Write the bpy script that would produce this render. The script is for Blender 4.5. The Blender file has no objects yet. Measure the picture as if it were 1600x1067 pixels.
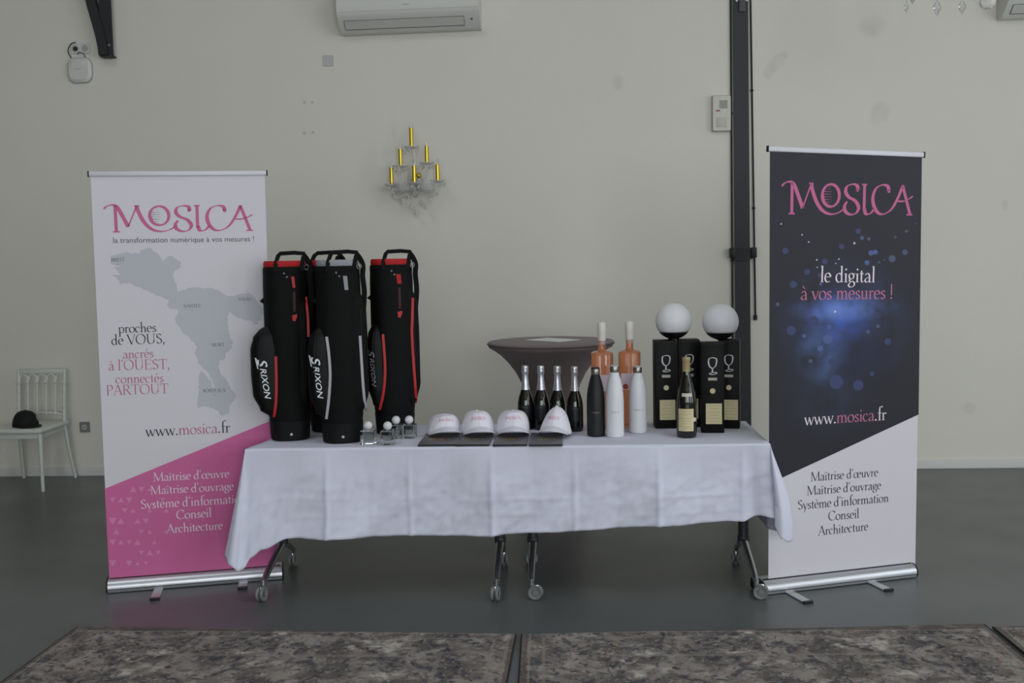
import bpy, bmesh, math, random
import numpy as np
from mathutils import Vector, Matrix, noise
from mathutils.geometry import tessellate_polygon
random.seed(7)
SC = bpy.context.scene
COL = SC.collection
R = math.radians

# ------------------------------------------------------------------ camera
FPX, PITCH, ROLL, YAW, CAMH = 1650.0, R(4.6), R(1.1), R(3.0), 1.64
_f = Vector((-math.sin(YAW)*math.cos(PITCH), math.cos(YAW)*math.cos(PITCH), -math.sin(PITCH)))
_r0 = Vector((math.cos(YAW), math.sin(YAW), 0)); _u0 = _r0.cross(_f)
_r = _r0*math.cos(ROLL) - _u0*math.sin(ROLL); _u = _u0*math.cos(ROLL) + _r0*math.sin(ROLL)
CAM = Vector((0, 0, CAMH))
cd = bpy.data.cameras.new('camera'); cam = bpy.data.objects.new('camera', cd); COL.objects.link(cam)
cam.matrix_world = Matrix(((_r.x, _u.x, -_f.x, CAM.x), (_r.y, _u.y, -_f.y, CAM.y), (_r.z, _u.z, -_f.z, CAM.z), (0, 0, 0, 1)))
cd.sensor_width = 36.0; cd.lens = FPX/1600*36.0; cd.clip_start = 0.05
SC.camera = cam
SC.view_settings.view_transform = 'Standard'; SC.view_settings.look = 'None'
SC.view_settings.gamma = 1.0; SC.view_settings.use_curve_mapping = False
SC.view_settings.exposure = -0.12

# ------------------------------------------------------------------ sky and daylight through the windows
wd = bpy.data.worlds.new('overcast_sky'); SC.world = wd; wd.use_nodes = True
wd.node_tree.nodes['Background'].inputs[0].default_value = (0.75, 0.85, 1.0, 1)
wd.node_tree.nodes['Background'].inputs[1].default_value = 1.0
def window_light(name, loc, rot, sx, sy, power, col):
    l = bpy.data.lights.new(name, 'AREA'); l.shape = 'RECTANGLE'; l.size = sx; l.size_y = sy
    l.energy = power; l.color = col
    o = bpy.data.objects.new(name, l); COL.objects.link(o); o.location = loc; o.rotation_euler = rot
    return o
DAY = (0.93, 0.97, 1.0)
RX, LX, FY, BY, CEIL = 6.4, -6.6, -8.5, 7.95, 5.4       # room: right, left, behind the camera, back wall, ceiling
RWIN = [(-4.6, 2.2), (-1.0, 2.2), (2.6, 2.2), (6.0, 1.6)]             # right wall windows: centre y, width
FWIN = [(-3.6, 2.4), (0.0, 2.4), (3.6, 2.4)]            # windows behind the camera: centre x, width
WZ0, WZ1 = 0.5, 4.3
for k, (y, w) in enumerate(RWIN):
    window_light('daylight_right', (RX-0.02, y, (WZ0+WZ1)/2), (0, R(90), 0), WZ1-WZ0-0.1, w-0.1, (80, 86, 74, 12)[k], DAY)
for k, (x, w) in enumerate(FWIN):
    window_light('daylight_front', (x, FY+0.02, (WZ0+WZ1)/2), (R(90), 0, 0), w-0.1, WZ1-WZ0-0.1, (50, 165, 240)[k], DAY)

FILL_Y, FILL_X = (1.4, 4.6), [(-2.6, 1.3), (2.0, 1.3)]      # unseen roof openings added for more top light: y range, (centre x, width)
for x, w in FILL_X:
    window_light('added_top_fill', (x, sum(FILL_Y)/2, CEIL-0.02), (0, 0, 0), w-.1, FILL_Y[1]-FILL_Y[0]-.1, 37, DAY)

# ------------------------------------------------------------------ helpers: pixels of the 1600x1067 frame to places
def ray(x, y): return _f + _r*((x-800)/FPX) - _u*((y-533.5)/FPX)
def onz(x, y, z): d = ray(x, y); return CAM + d*((z-CAMH)/d.z)
def ony(x, y, Y): d = ray(x, y); return CAM + d*(Y/d.y)

# ------------------------------------------------------------------ materials
def lin(c):
    return tuple(((v/255)/12.92 if v/255 <= 0.04045 else ((v/255+0.055)/1.055)**2.4) for v in c)
_M = {}
def mat(name, rgb, rough=0.5, metal=0.0, spec=0.5, trans=0.0, ior=1.45, var=0.0, vscale=8.0, bump=0.0, bscale=60.0, coat=0.0, sheen=0.0):
    if name in _M: return _M[name]
    m = bpy.data.materials.new(name); m.use_nodes = True; nt = m.node_tree; b = nt.nodes['Principled BSDF']
    c = lin(rgb); b.inputs['Base Color'].default_value = (*c, 1)
    b.inputs['Roughness'].default_value = rough; b.inputs['Metallic'].default_value = metal
    b.inputs['Specular IOR Level'].default_value = spec; b.inputs['Transmission Weight'].default_value = trans
    b.inputs['IOR'].default_value = ior; b.inputs['Coat Weight'].default_value = coat; b.inputs['Sheen Weight'].default_value = sheen
    if var or bump:
        tc = nt.nodes.new('ShaderNodeTexCoord')
    if var:
        n = nt.nodes.new('ShaderNodeTexNoise'); n.inputs['Scale'].default_value = vscale; n.inputs['Detail'].default_value = 5
        nt.links.new(tc.outputs['Object'], n.inputs['Vector'])
        mx = nt.nodes.new('ShaderNodeMix'); mx.data_type = 'RGBA'
        mx.inputs[6].default_value = (*[v*(1-var) for v in c], 1); mx.inputs[7].default_value = (*[min(1, v*(1+var)) for v in c], 1)
        nt.links.new(n.outputs['Fac'], mx.inputs[0]); nt.links.new(mx.outputs[2], b.inputs['Base Color'])
    if bump:
        n2 = nt.nodes.new('ShaderNodeTexNoise'); n2.inputs['Scale'].default_value = bscale; n2.inputs['Detail'].default_value = 3
        nt.links.new(tc.outputs['Object'], n2.inputs['Vector'])
        bp = nt.nodes.new('ShaderNodeBump'); bp.inputs['Strength'].default_value = bump; bp.inputs['Distance'].default_value = 0.01
        nt.links.new(n2.outputs['Fac'], bp.inputs['Height']); nt.links.new(bp.outputs['Normal'], b.inputs['Normal'])
    _M[name] = m
    return m
def nodes_of(m): return m.node_tree, m.node_tree.nodes['Principled BSDF']
def math_node(nt, op, a, b=None, clamp=False):
    n = nt.nodes.new('ShaderNodeMath'); n.operation = op; n.use_clamp = clamp
    for i, v in enumerate((a, b)):
        if v is None: continue
        if isinstance(v, (int, float)): n.inputs[i].default_value = v
        else: nt.links.new(v, n.inputs[i])
    return n.outputs[0]
def mix_col(nt, fac, a, b):
    n = nt.nodes.new('ShaderNodeMix'); n.data_type = 'RGBA'
    if isinstance(fac, (int, float)): n.inputs[0].default_value = fac
    else: nt.links.new(fac, n.inputs[0])
    for i, v in ((6, a), (7, b)):
        if isinstance(v, tuple): n.inputs[i].default_value = (*v, 1)
        else: nt.links.new(v, n.inputs[i])
    return n.outputs[2]
def blob_mask(nt, vec, c, r, edge=1.0):
    """soft round mask: 1 in the middle of c, 0 outside the radii r"""
    mp = nt.nodes.new('ShaderNodeMapping'); mp.vector_type = 'POINT'
    mp.inputs['Location'].default_value = tuple(-a/b for a, b in zip(c, r)); mp.inputs['Scale'].default_value = tuple(1/b for b in r)
    nt.links.new(vec, mp.inputs['Vector'])
    ln = nt.nodes.new('ShaderNodeVectorMath'); ln.operation = 'LENGTH'; nt.links.new(mp.outputs[0], ln.inputs[0])
    return math_node(nt, 'MULTIPLY', math_node(nt, 'SUBTRACT', 1.0, ln.outputs['Value'], True), edge, True)

# ------------------------------------------------------------------ mesh building
class MB:
    def __init__(s): s.v = []; s.f = []
    def add(s, vs, fs):
        b = len(s.v); s.v += [tuple(p) for p in vs]; s.f += [tuple(i+b for i in f) for f in fs]; return s
    def box(s, c, size, rot=None, bev=0.0, seg=2):
        x, y, z = (v/2 for v in size)
        bm = bmesh.new(); bmesh.ops.create_cube(bm, size=1.0, matrix=Matrix.Diagonal((*size, 1)))
        if bev: bmesh.ops.bevel(bm, geom=list(bm.edges), offset=min(bev, .49*min(size)), segments=seg, affect='EDGES', profile=0.5)
        M = Matrix.Translation(c) @ (rot.to_4x4() if rot else Matrix.Identity(4))
        bm.verts.ensure_lookup_table()
        s.add([M @ v.co for v in bm.verts], [[v.index for v in f.verts] for f in bm.faces]); bm.free(); return s
    def lathe(s, prof, c=(0, 0, 0), n=32, axis='z', sq=0.0, cap=True):
        """prof: (radius, height) pairs from bottom to top; sq>0 pushes the section towards a rounded square"""
        vs, fs = [], []
        for r, h in prof:
            for k in range(n):
                a = 2*math.pi*k/n; ca, sa = math.cos(a), math.sin(a); q = 1.0
                if sq: q = (abs(ca)**sq + abs(sa)**sq)**(-1/sq)
                p = (r*q*ca, r*q*sa, h)
                if axis == 'y': p = (p[0], h, p[1])
                if axis == 'x': p = (h, p[0], p[1])
                vs.append((p[0]+c[0], p[1]+c[1], p[2]+c[2]))
        m = len(prof)
        for i in range(m-1):
            for k in range(n):
                a, b = i*n+k, i*n+(k+1) % n
                fs.append((a, b, b+n, a+n) if axis != 'y' else (a, a+n, b+n, b))
        if cap:
            if prof[0][0] > 1e-4: fs.append(tuple(range(n-1, -1, -1)) if axis != 'y' else tuple(range(n)))
            if prof[-1][0] > 1e-4: fs.append(tuple(range((m-1)*n, m*n)) if axis != 'y' else tuple(range(m*n-1, (m-1)*n-1, -1)))
        return s.add(vs, fs)
    def tube(s, pts, rad, n=10, flat=None, up=(0, 0, 1), closed=False):
        """swept tube; rad number or list; flat=(a,b): rectangular strap a wide, b thick"""
        P = [Vector(p) for p in pts]; m = len(P); rads = rad if isinstance(rad, (list, tuple)) else [rad]*m
        vs, fs = [], []; side = None
        for i in range(m):
            t = (P[(i+1) % m]-P[i-1]) if closed else (P[min(i+1, m-1)]-P[max(i-1, 0)])
            t.normalize()
            if side is None or flat:
                upv = Vector(up)
                side = t.cross(upv) if abs(t.dot(upv)) < 0.98 or flat else t.cross(Vector((1, 0, 0)))
                if side.length < 1e-3: side = t.cross(Vector((0, 1, 0)))
            else: side = side - t*side.dot(t)
            side.normalize(); nn = side.cross(t)
            if flat:
                a, b = flat[0]/2, flat[1]/2
                ring = [(a, b), (-a, b), (-a, -b), (a, -b)]
                vs += [P[i]+nn*q + side*w for w, q in ring]
            else:
                vs += [P[i]+(side*math.cos(2*math.pi*k/n)+nn*math.sin(2*math.pi*k/n))*rads[i] for k in range(n)]
        k_ = 4 if flat else n
        for i in range(m if closed else m-1):
            j = (i+1) % m
            for k in range(k_):
                fs.append((i*k_+k, i*k_+(k+1) % k_, j*k_+(k+1) % k_, j*k_+k))
        if not closed:
            fs.append(tuple(range(k_-1, -1, -1))); fs.append(tuple(range((m-1)*k_, m*k_)))
        return s.add(vs, fs)
    def grid(s, nu, nv, fn, wrap=False):
        vs = [fn(i/(nu-1) if not wrap else i/nu, j/(nv-1)) for j in range(nv) for i in range(nu)]
        fs = []
        for j in range(nv-1):
            for i in range(nu if wrap else nu-1):
                k = (i+1) % nu
                fs.append((j*nu+i, j*nu+k, (j+1)*nu+k, (j+1)*nu+i))
        return s.add(vs, fs)
    def poly(s, pts3):
        t = tessellate_polygon([[Vector(p) for p in pts3]])
        return s.add(pts3, [tuple(x) for x in t])
    def prism(s, prof, x0, x1):
        """(y,z) outline swept along x"""
        n = len(prof)
        s.add([(x0, y, z) for y, z in prof]+[(x1, y, z) for y, z in prof],
              [(i, (i+1) % n, n+(i+1) % n, n+i) for i in range(n)] + [tuple(range(n-1, -1, -1)), tuple(range(n, 2*n))])
        return s
    def sphere(s, c, r, nu=24, nv=14):
        rr = r if isinstance(r, (tuple, list)) else (r, r, r)
        bm = bmesh.new(); bmesh.ops.create_uvsphere(bm, u_segments=nu, v_segments=nv, radius=1)
        bm.verts.ensure_lookup_table()
        s.add([(v.co.x*rr[0]+c[0], v.co.y*rr[1]+c[1], v.co.z*rr[2]+c[2]) for v in bm.verts], [[v.index for v in f.verts] for f in bm.faces]); bm.free(); return s
    def xf(s, M): s.v = [tuple(M @ Vector(p)) for p in s.v]; return s

def obj(name, mb, m, parent=None, smooth=True, ang=0.6, fix=True, solid=0.0, sub=0):
    me = bpy.data.meshes.new(name); me.from_pydata(mb.v, [], mb.f); me.update()
    if fix:
        bm = bmesh.new(); bm.from_mesh(me); bmesh.ops.recalc_face_normals(bm, faces=bm.faces); bm.to_mesh(me); bm.free()
    if smooth:
        me.shade_smooth(); me.set_sharp_from_angle(angle=ang)
    me.materials.append(m)
    o = bpy.data.objects.new(name, me); COL.objects.link(o)
    if parent: o.parent = parent
    if solid:
        md = o.modifiers.new('thickness', 'SOLIDIFY'); md.thickness = solid; md.offset = 0
    if sub:
        md = o.modifiers.new('smooth', 'SUBSURF'); md.levels = sub; md.render_levels = sub
    return o
def tag(o, label, cat, group=None):
    o['label'] = label; o['category'] = cat
    if group: o['group'] = group
    return o
def thing(name, label, cat, loc=(0, 0, 0), rz=0.0, group=None):
    o = bpy.data.objects.new(name, None); COL.objects.link(o); o.location = loc; o.rotation_euler = (0, 0, rz)
    o.empty_display_size = 0.1
    return tag(o, label, cat, group)
def struct(name, mb, m, label=None, **k):
    o = obj(name, mb, m, **k); o['kind'] = 'structure'
    if label: o['label'] = label
    return o
def dup(root, loc, rz, label):
    r = root.copy(); COL.objects.link(r); r.location = loc; r.rotation_euler = (0, 0, rz); r['label'] = label
    def kids(a, b):
        for ch in list(a.children):
            c = ch.copy(); COL.objects.link(c); c.parent = b; kids(ch, c)
    kids(root, r)
    return r
def crom(pts, n=8):
    """Catmull-Rom through the points"""
    P = [Vector(p) for p in pts]; P = [P[0]*2-P[1]] + P + [P[-1]*2-P[-2]]; out = []
    for i in range(1, len(P)-2):
        for k in range(n):
            t = k/n; a, b, c, d = P[i-1], P[i], P[i+1], P[i+2]
            out.append(0.5*((2*b)+(c-a)*t+(2*a-5*b+4*c-d)*t*t+(3*b-a-3*c+d)*t*t*t))
    return out + [P[-2]]
def lerp_tab(tab, z):
    if z <= tab[0][0]: return tab[0][1]
    for (a, va), (b, vb) in zip(tab, tab[1:]):
        if z <= b:
            t = (z-a)/(b-a); t = t*t*(3-2*t); return va+(vb-va)*t
    return tab[-1][1]

# ------------------------------------------------------------------ a broad-nib roman alphabet (drawn strokes)
NIB, NIBA, NIBT = 0.72, R(18), 0.20
def stroke(pts, w=None, nib=NIB, thin=NIBT):
    P = [Vector((p[0], p[1])) for p in pts]; q = []; L = []; Rr = []
    for i in range(len(P)):
        t = P[min(i+1, len(P)-1)]-P[max(i-1, 0)]
        if t.length < 1e-9: t = Vector((1, 0))
        t.normalize(); th = math.atan2(t.y, t.x)
        ww = w if w else math.sqrt((nib*math.sin(th-NIBA))**2+thin**2)
        nrm = Vector((-t.y, t.x))*ww/2; L.append(P[i]+nrm); Rr.append(P[i]-nrm)
    for i in range(len(P)-1): q.append((tuple(L[i]), tuple(Rr[i]), tuple(Rr[i+1]), tuple(L[i+1])))
    return q
def G_l(x0, y0, x1, y1, w=None): return stroke([(x0, y0), (x1, y1)], w)
def G_a(cx, cy, rx, ry, a0, a1, w=None):
    n = max(6, int(abs(a1-a0)/18)); return stroke([(cx+rx*math.cos(R(a0+(a1-a0)*k/n)), cy+ry*math.sin(R(a0+(a1-a0)*k/n))) for k in range(n+1)], w)
def G_c(*p): return stroke([(v.x, v.y) for v in crom([(a, b, 0) for a, b in p], 5)])
def G_s(x, y, h=0.75): return G_l(x-h, y, x+h, y, 0.26)
def G_d(x, y, r): return [((x-r, y), (x-r*.5, y-r*.86), (x+r*.5, y-r*.86), (x+r, y)), ((x+r, y), (x+r*.5, y+r*.86), (x-r*.5, y+r*.86), (x-r, y))]
_sv, _st = 0.13, 6.5-0.13
def _n_arch(x0, x1): return G_c((x0, 2.7), (x0+.8, 3.65), (x0+1.6, 3.75), (x1, 2.7)) + G_l(x1, 2.8, x1, 0) + G_s(x1, _sv)
def _e(x): return G_a(x+1.75, 2, 1.35, 1.95, 8, 312) + G_l(x+.45, 2.25, x+3.15, 2.3, .25)
def _acute(x): return stroke([(x-.2, 4.9), (x+.9, 6.2)], .42)
def _grave(x): return stroke([(x+.3, 4.9), (x-.8, 6.2)], .42)
def _vee(x, wd_=2.9, h=3.85): return stroke([(x, h), (x+wd_/2, 0)], .7) + stroke([(x+wd_/2, 0), (x+wd_, h)], .28)
def _a(): return G_c((.55, 3.1), (1.2, 3.8), (2.1, 3.75), (2.65, 2.8)) + G_l(2.65, 2.9, 2.65, .6) + G_c((2.65, .7), (2.9, .1), (3.5, .3)) + G_c((2.65, 2.35), (1.2, 1.8), (.45, 1.0), (.85, .2), (1.7, .15), (2.65, .9))
def _i(): return G_l(1, 0, 1, 3.8) + G_l(.3, 3.45, 1, 3.75, .26) + G_s(1, _sv)
def _o(x=0): return G_a(x+1.95, 1.95, 1.6, 1.9, 0, 360)
GLY = {
 'a': (_a(), 3.6), 'à': (_a()+_grave(1.8), 3.6),
 'c': (G_a(1.75, 1.95, 1.4, 1.9, 48, 312)+G_d(2.65, 3.2, .35), 3.3),
 'd': (G_a(1.75, 1.95, 1.4, 1.9, 35, 325)+G_l(3, 7, 3, .1)+G_l(2.3, 6.7, 3, 6.95, .26)+G_l(3, .15, 3.7, .25, .26), 4.1),
 'e': (_e(0), 3.45), 'é': (_e(0)+_acute(1.5), 3.45), 'è': (_e(0)+_grave(2.0), 3.45),
 'f': (G_l(1.3, 0, 1.3, 5.8)+G_c((1.3, 5.6), (1.6, 6.8), (2.4, 7.1), (3.0, 6.7))+G_l(.3, 3.75, 2.4, 3.75, .28)+G_s(1.3, _sv), 2.5),
 'g': (G_a(1.7, 2.6, 1.15, 1.25, 0, 360)+G_c((1.0, 1.5), (.7, .9), (1.2, .45), (2.6, .3), (3.3, -.6), (2.6, -1.8), (1.2, -2.0), (.35, -1.3), (.8, -.4), (1.5, .2))+G_l(2.6, 3.5, 3.5, 3.75, .3), 3.6),
 'h': (G_l(1, 0, 1, 7)+G_l(.3, 6.7, 1, 6.95, .26)+G_s(1, _sv)+_n_arch(1, 3.3), 4.3),
 'i': (_i()+G_d(1, 5.5, .45), 2.0), 'î': (_i()+stroke([(0, 4.8), (1, 6.0), (2, 4.8)], .34), 2.1),
 'l': (G_l(1, 0, 1, 7)+G_l(.3, 6.7, 1, 6.95, .26)+G_s(1, _sv), 2.0),
 'm': (_i()+_n_arch(1, 3.2)+_n_arch(3.2, 5.4), 6.4), 'n': (_i()+_n_arch(1, 3.3), 4.3),
 'o': (_o(), 3.9), 'œ': (_o()+_e(2.9), 6.3),
 'p': (G_l(1, -2.4, 1, 3.8)+G_l(.3, 3.45, 1, 3.75, .26)+G_s(1, -2.3)+G_a(2.2, 1.95, 1.5, 1.9, -140, 140), 4.1),
 'r': (_i()+G_c((1, 2.7), (1.7, 3.6), (2.5, 3.65))+G_d(2.5, 3.4, .38), 2.85),
 's': (G_c((2.35, 3.2), (1.6, 3.8), (.75, 3.35), (.75, 2.6), (1.6, 2.0), (2.35, 1.2), (2.1, .3), (1.2, .1), (.45, .7)), 2.9),
 't': (G_l(1.05, 5.0, 1.05, .8)+G_c((1.05, .9), (1.4, .15), (2.2, .4))+G_l(.2, 3.75, 2.2, 3.75, .28), 2.4),
 'u': (G_l(.95, 3.8, .95, 1)+G_c((.95, 1.1), (1.4, .2), (2.2, .2), (3.1, 1.0))+G_l(3.1, 3.8, 3.1, 0)+G_l(.3, 3.7, .95, 3.7, .26)+G_l(2.4, 3.7, 3.1, 3.7, .26)+G_l(3.1, .12, 3.7, .12, .24), 4.1),
 'v': (_vee(.4)+G_s(.45, 3.75, .6)+G_s(3.25, 3.75, .5), 3.6),
 'w': (_vee(.4, 2.6)+_vee(2.6, 2.6)+G_s(.45, 3.75, .6)+G_s(5.1, 3.75, .5), 5.5),
 'y': (_vee(.4)+stroke([(1.9, 0), (1.3, -1.6), (.6, -2.2)], .4)+G_s(.45, 3.75, .6)+G_s(3.25, 3.75, .5), 3.5),
 'A': (stroke([(.5, 0), (2.75, 6.6)], .28)+stroke([(2.75, 6.6), (5.0, 0)], .75)+G_l(1.4, 2.3, 4.1, 2.3, .26)+G_s(.5, _sv)+G_s(5.0, _sv), 5.5),
 'B': (G_l(1.1, 0, 1.1, 6.5)+G_c((1.1, 6.3), (2.8, 6.3), (3.5, 5.0), (2.6, 3.5), (1.1, 3.4))+G_c((1.1, 3.4), (3.2, 3.4), (4.2, 1.8), (3, .2), (1.1, .2))+G_s(.8, _sv, .5)+G_s(.8, _st, .5), 4.7),
 'C': (G_a(3.1, 3.25, 2.7, 3.25, 42, 318)+G_l(5.1, 6.3, 5.1, 4.6, .3), 5.6),
 'D': (G_l(1.1, 0, 1.1, 6.5)+G_c((1.1, 6.3), (3.6, 6.2), (5.4, 3.3), (3.6, .3), (1.1, .2))+G_s(.8, _sv, .5)+G_s(.8, _st, .5), 6.0),
 'E': (G_l(1.1, 0, 1.1, 6.5)+G_l(.4, _st, 4.1, _st, .28)+G_l(1.1, 3.4, 3.5, 3.4, .28)+G_l(.4, _sv, 4.4, _sv, .28)+G_l(4.1, 6.4, 4.2, 5.2, .25)+G_l(4.4, .1, 4.6, 1.3, .25)+G_l(3.5, 2.9, 3.5, 3.9, .22), 4.8),
 'I': (G_l(1.1, 0, 1.1, 6.5)+G_s(1.1, _sv)+G_s(1.1, _st), 2.3),
 'M': (stroke([(1.0, 0), (1.2, 6.4)], .3)+stroke([(1.2, 6.4), (3.8, .2)], .75)+stroke([(3.8, .2), (6.4, 6.4)], .28)+stroke([(6.4, 6.4), (6.7, 0)], .75)+G_s(1.0, _sv)+G_s(6.7, _sv, .9)+G_s(.8, _st, .6)+G_s(6.7, _st, .6), 7.7),
 'N': (stroke([(1.1, 0), (1.1, 6.5)], .3)+stroke([(1.1, 6.5), (5.0, 0)], .75)+stroke([(5.0, 0), (5.0, 6.5)], .3)+G_s(1.1, _sv)+G_s(5.0, _st)+G_s(.8, _st, .6), 6.0),
 'O': (G_a(3.2, 3.25, 2.8, 3.25, 0, 360), 6.4),
 'P': (G_l(1.1, 0, 1.1, 6.5)+G_c((1.1, 6.3), (3.0, 6.3), (4.0, 4.7), (3.0, 3.1), (1.1, 3.1))+G_s(1.1, _sv)+G_s(.8, _st, .5), 4.5),
 'R': (G_l(1.1, 0, 1.1, 6.5)+G_c((1.1, 6.3), (3.0, 6.3), (4.0, 4.8), (3.0, 3.3), (1.1, 3.3))+stroke([(2.4, 3.3), (5.0, 0)], .75)+G_s(1.1, _sv)+G_s(.8, _st, .5)+G_l(4.8, _sv, 5.6, _sv, .26), 5.3),
 'S': (G_c((3.3, 5.5), (2.2, 6.4), (1.0, 5.9), (.7, 4.9), (1.4, 3.9), (2.8, 3.0), (3.6, 1.8), (3.0, .5), (1.8, .1), (.6, 1.0)), 4.1),
 'T': (G_l(2.7, 0, 2.7, 6.5)+G_l(.3, _st, 5.1, _st, .3)+G_l(.3, 6.5, .3, 5.1, .25)+G_l(5.1, 6.5, 5.1, 5.1, .25)+G_s(2.7, _sv), 5.3),
 'U': (G_l(1.2, 6.5, 1.2, 2.2)+G_c((1.2, 2.4), (1.7, .6), (3.2, .1), (4.6, .7), (5.1, 2.4))+stroke([(5.1, 2.2), (5.1, 6.5)], .3)+G_s(1.2, _st)+G_s(5.1, _st), 6.2),
 'V': (stroke([(.5, 6.5), (2.9, 0)], .75)+stroke([(2.9, 0), (5.0, 6.5)], .28)+G_s(.5, _st)+G_s(5.0, _st, .6), 5.4),
 'X': (stroke([(.6, 6.5), (4.8, 0)], .75)+stroke([(.5, 0), (4.6, 6.5)], .28)+G_s(.6, _st)+G_s(4.6, _st)+G_s(.5, _sv)+G_s(4.8, _sv), 5.4),
 '.': (G_d(.8, .4, .5), 1.7), ',': (G_d(.8, .4, .5)+stroke([(1.1, .4), (.5, -1.2)], .4), 1.7),
 "'": (G_d(.7, 6.4, .42)+stroke([(.95, 6.4), (.5, 5.1)], .35), 1.5),
 '!': (stroke([(1.0, 1.6), (1.0, 6.8)], .6)+G_d(1.0, .4, .5), 2.0), ' ': ([], 2.0), '-': (G_l(.3, 2, 2, 2, .4), 2.3),
}
def roman(text):
    """list of (char index, quads) and the total width"""
    x, out = 0.0, []
    for i, ch in enumerate(text):
        q, adv = GLY[ch]
        out.append((i, [tuple((px+x, py) for px, py in f) for f in q])); x += adv
    return out, x
# wordmark: letters in drawing units, y up, left foot of the M at (0,0), right foot of the A at (972,0)
def wordmark():
    def T(p): return (p[0]-208, 500-p[1])
    def C(*p): return stroke([(v.x, v.y) for v in crom([(*T(a), 0) for a in p], 7)], nib=26, thin=7)
    def Ln(a, b, w): return stroke([T(a), T(b)], w)
    q = []
    q += C((150, 336), (172, 318), (205, 308), (240, 322), (272, 380), (312, 464))
    q += Ln((228, 312), (230, 498), 22) + Ln((206, 499), (254, 499), 9)
    q += Ln((312, 464), (374, 316), 10) + Ln((358, 314), (392, 314), 8)
    q += C((374, 314), (386, 360), (422, 432), (470, 480), (530, 498), (590, 488), (636, 462))
    q += stroke([T((527+66*math.cos(R(a)), 385+68*math.sin(R(a)))) for a in range(0, 361, 12)], nib=20, thin=12)
    q += C((738, 350), (732, 324), (700, 314), (655, 326), (642, 360), (668, 392), (720, 416), (746, 455), (726, 490), (682, 498), (644, 480), (636, 448), (655, 420))
    q += G_d(*T((734, 348)), 12)
    q += Ln((790, 314), (790, 470), 22) + Ln((768, 314), (810, 314), 9) + C((792, 462), (806, 492), (840, 490), (872, 460))
    q += C((985, 348), (972, 320), (930, 314), (882, 336), (858, 390), (870, 448), (908, 488), (956, 490), (1012, 458), (1058, 392), (1096, 314))
    q += G_d(*T((984, 350)), 13)
    q += Ln((1094, 312), (1160, 492), 22) + Ln((1132, 494), (1180, 494), 9)
    q += C((1058, 412), (1108, 410), (1148, 396), (1180, 378))
    return q
def wordmark_dots():
    q = []
    rnd = random.Random(3)
    for r_ in range(8):
        for c_ in range(7):
            x, y = 466+c_*11+(r_ % 2)*5, 330+r_*16
            if ((x-527)/62)**2+((y-385)/62)**2 < 1 and x < 534:
                s = 3.4*(1-(x-466)/130)*rnd.uniform(.6, 1.2)
                q += [((x-208-s, 500-y-s), (x-208+s, 500-y-s), (x-208+s, 500-y+s), (x-208-s, 500-y+s))]
    return q
def sans(text, shear=0.0, bold=0.0):
    """glyph triangles of the built-in face, flattened to 2-D: (verts, faces, width)"""
    cu = bpy.data.curves.new('t', 'FONT'); cu.body = text; cu.shear = shear; cu.offset = bold; cu.resolution_u = 3
    o = bpy.data.objects.new('t', cu); COL.objects.link(o)
    me = o.to_mesh(); vs = [(v.co.x, v.co.y) for v in me.vertices]; fs = [tuple(p.vertices) for p in me.polygons]
    o.to_mesh_clear(); bpy.data.objects.remove(o); bpy.data.curves.remove(cu)
    x0 = min(v[0] for v in vs); x1 = max(v[0] for v in vs)
    return [(x-x0, y) for x, y in vs], fs, x1-x0
def wrap_quads(quads, fn):
    mb = MB()
    for q in quads: mb.add([fn(*p) for p in q], [(0, 1, 2, 3)])
    return mb

# ================================================================== ROOM SHELL
WALL = (226, 223, 213)
m_wall = mat('white painted plaster', WALL, 0.85, spec=0.25, var=0.02, vscale=1.6, bump=0.06, bscale=120)
# scuffs and dirty patches that sit on the back wall itself
nt, bs = nodes_of(m_wall)
tc = nt.nodes.new('ShaderNodeTexCoord'); nz = nt.nodes.new('ShaderNodeTexNoise'); nz.inputs['Scale'].default_value = 9; nz.inputs['Detail'].default_value = 4
nt.links.new(tc.outputs['Object'], nz.inputs['Vector'])
base = bs.inputs['Base Color'].links[0].from_socket
tot = None
for (px, py, rx, rz) in [(1200, 114, .045, .06), (1207, 104, .055, .06), (1216, 94, .055, .05), (1224, 87, .04, .035), (1363, 40, .12, .09), (1376, 174, .08, .09), (1368, 186, .05, .06), (1515, 638, .055, .06), (965, 128, .05, .07), (1570, 320, .03, .05)]:
    p = ony(px, py, BY)
    k = blob_mask(nt, tc.outputs['Object'], (p.x, BY, p.z), (rx, .2, rz), 2.2)
    tot = k if tot is None else math_node(nt, 'MAXIMUM', tot, k)
fac = math_node(nt, 'MULTIPLY', tot, math_node(nt, 'MULTIPLY', nz.outputs['Fac'], 0.24))
nt.links.new(mix_col(nt, fac, base, lin((120, 118, 112))), bs.inputs['Base Color'])
m_room = mat('white painted render', WALL, 0.9, spec=0.2)
m_ceil = mat('ceiling lining', (200, 197, 190), 0.9, spec=0.2)
m_frame = mat('dark window frame', (52, 54, 58), 0.5)
m_glass = mat('window glass', (235, 240, 240), 0.02, trans=1.0)
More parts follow.
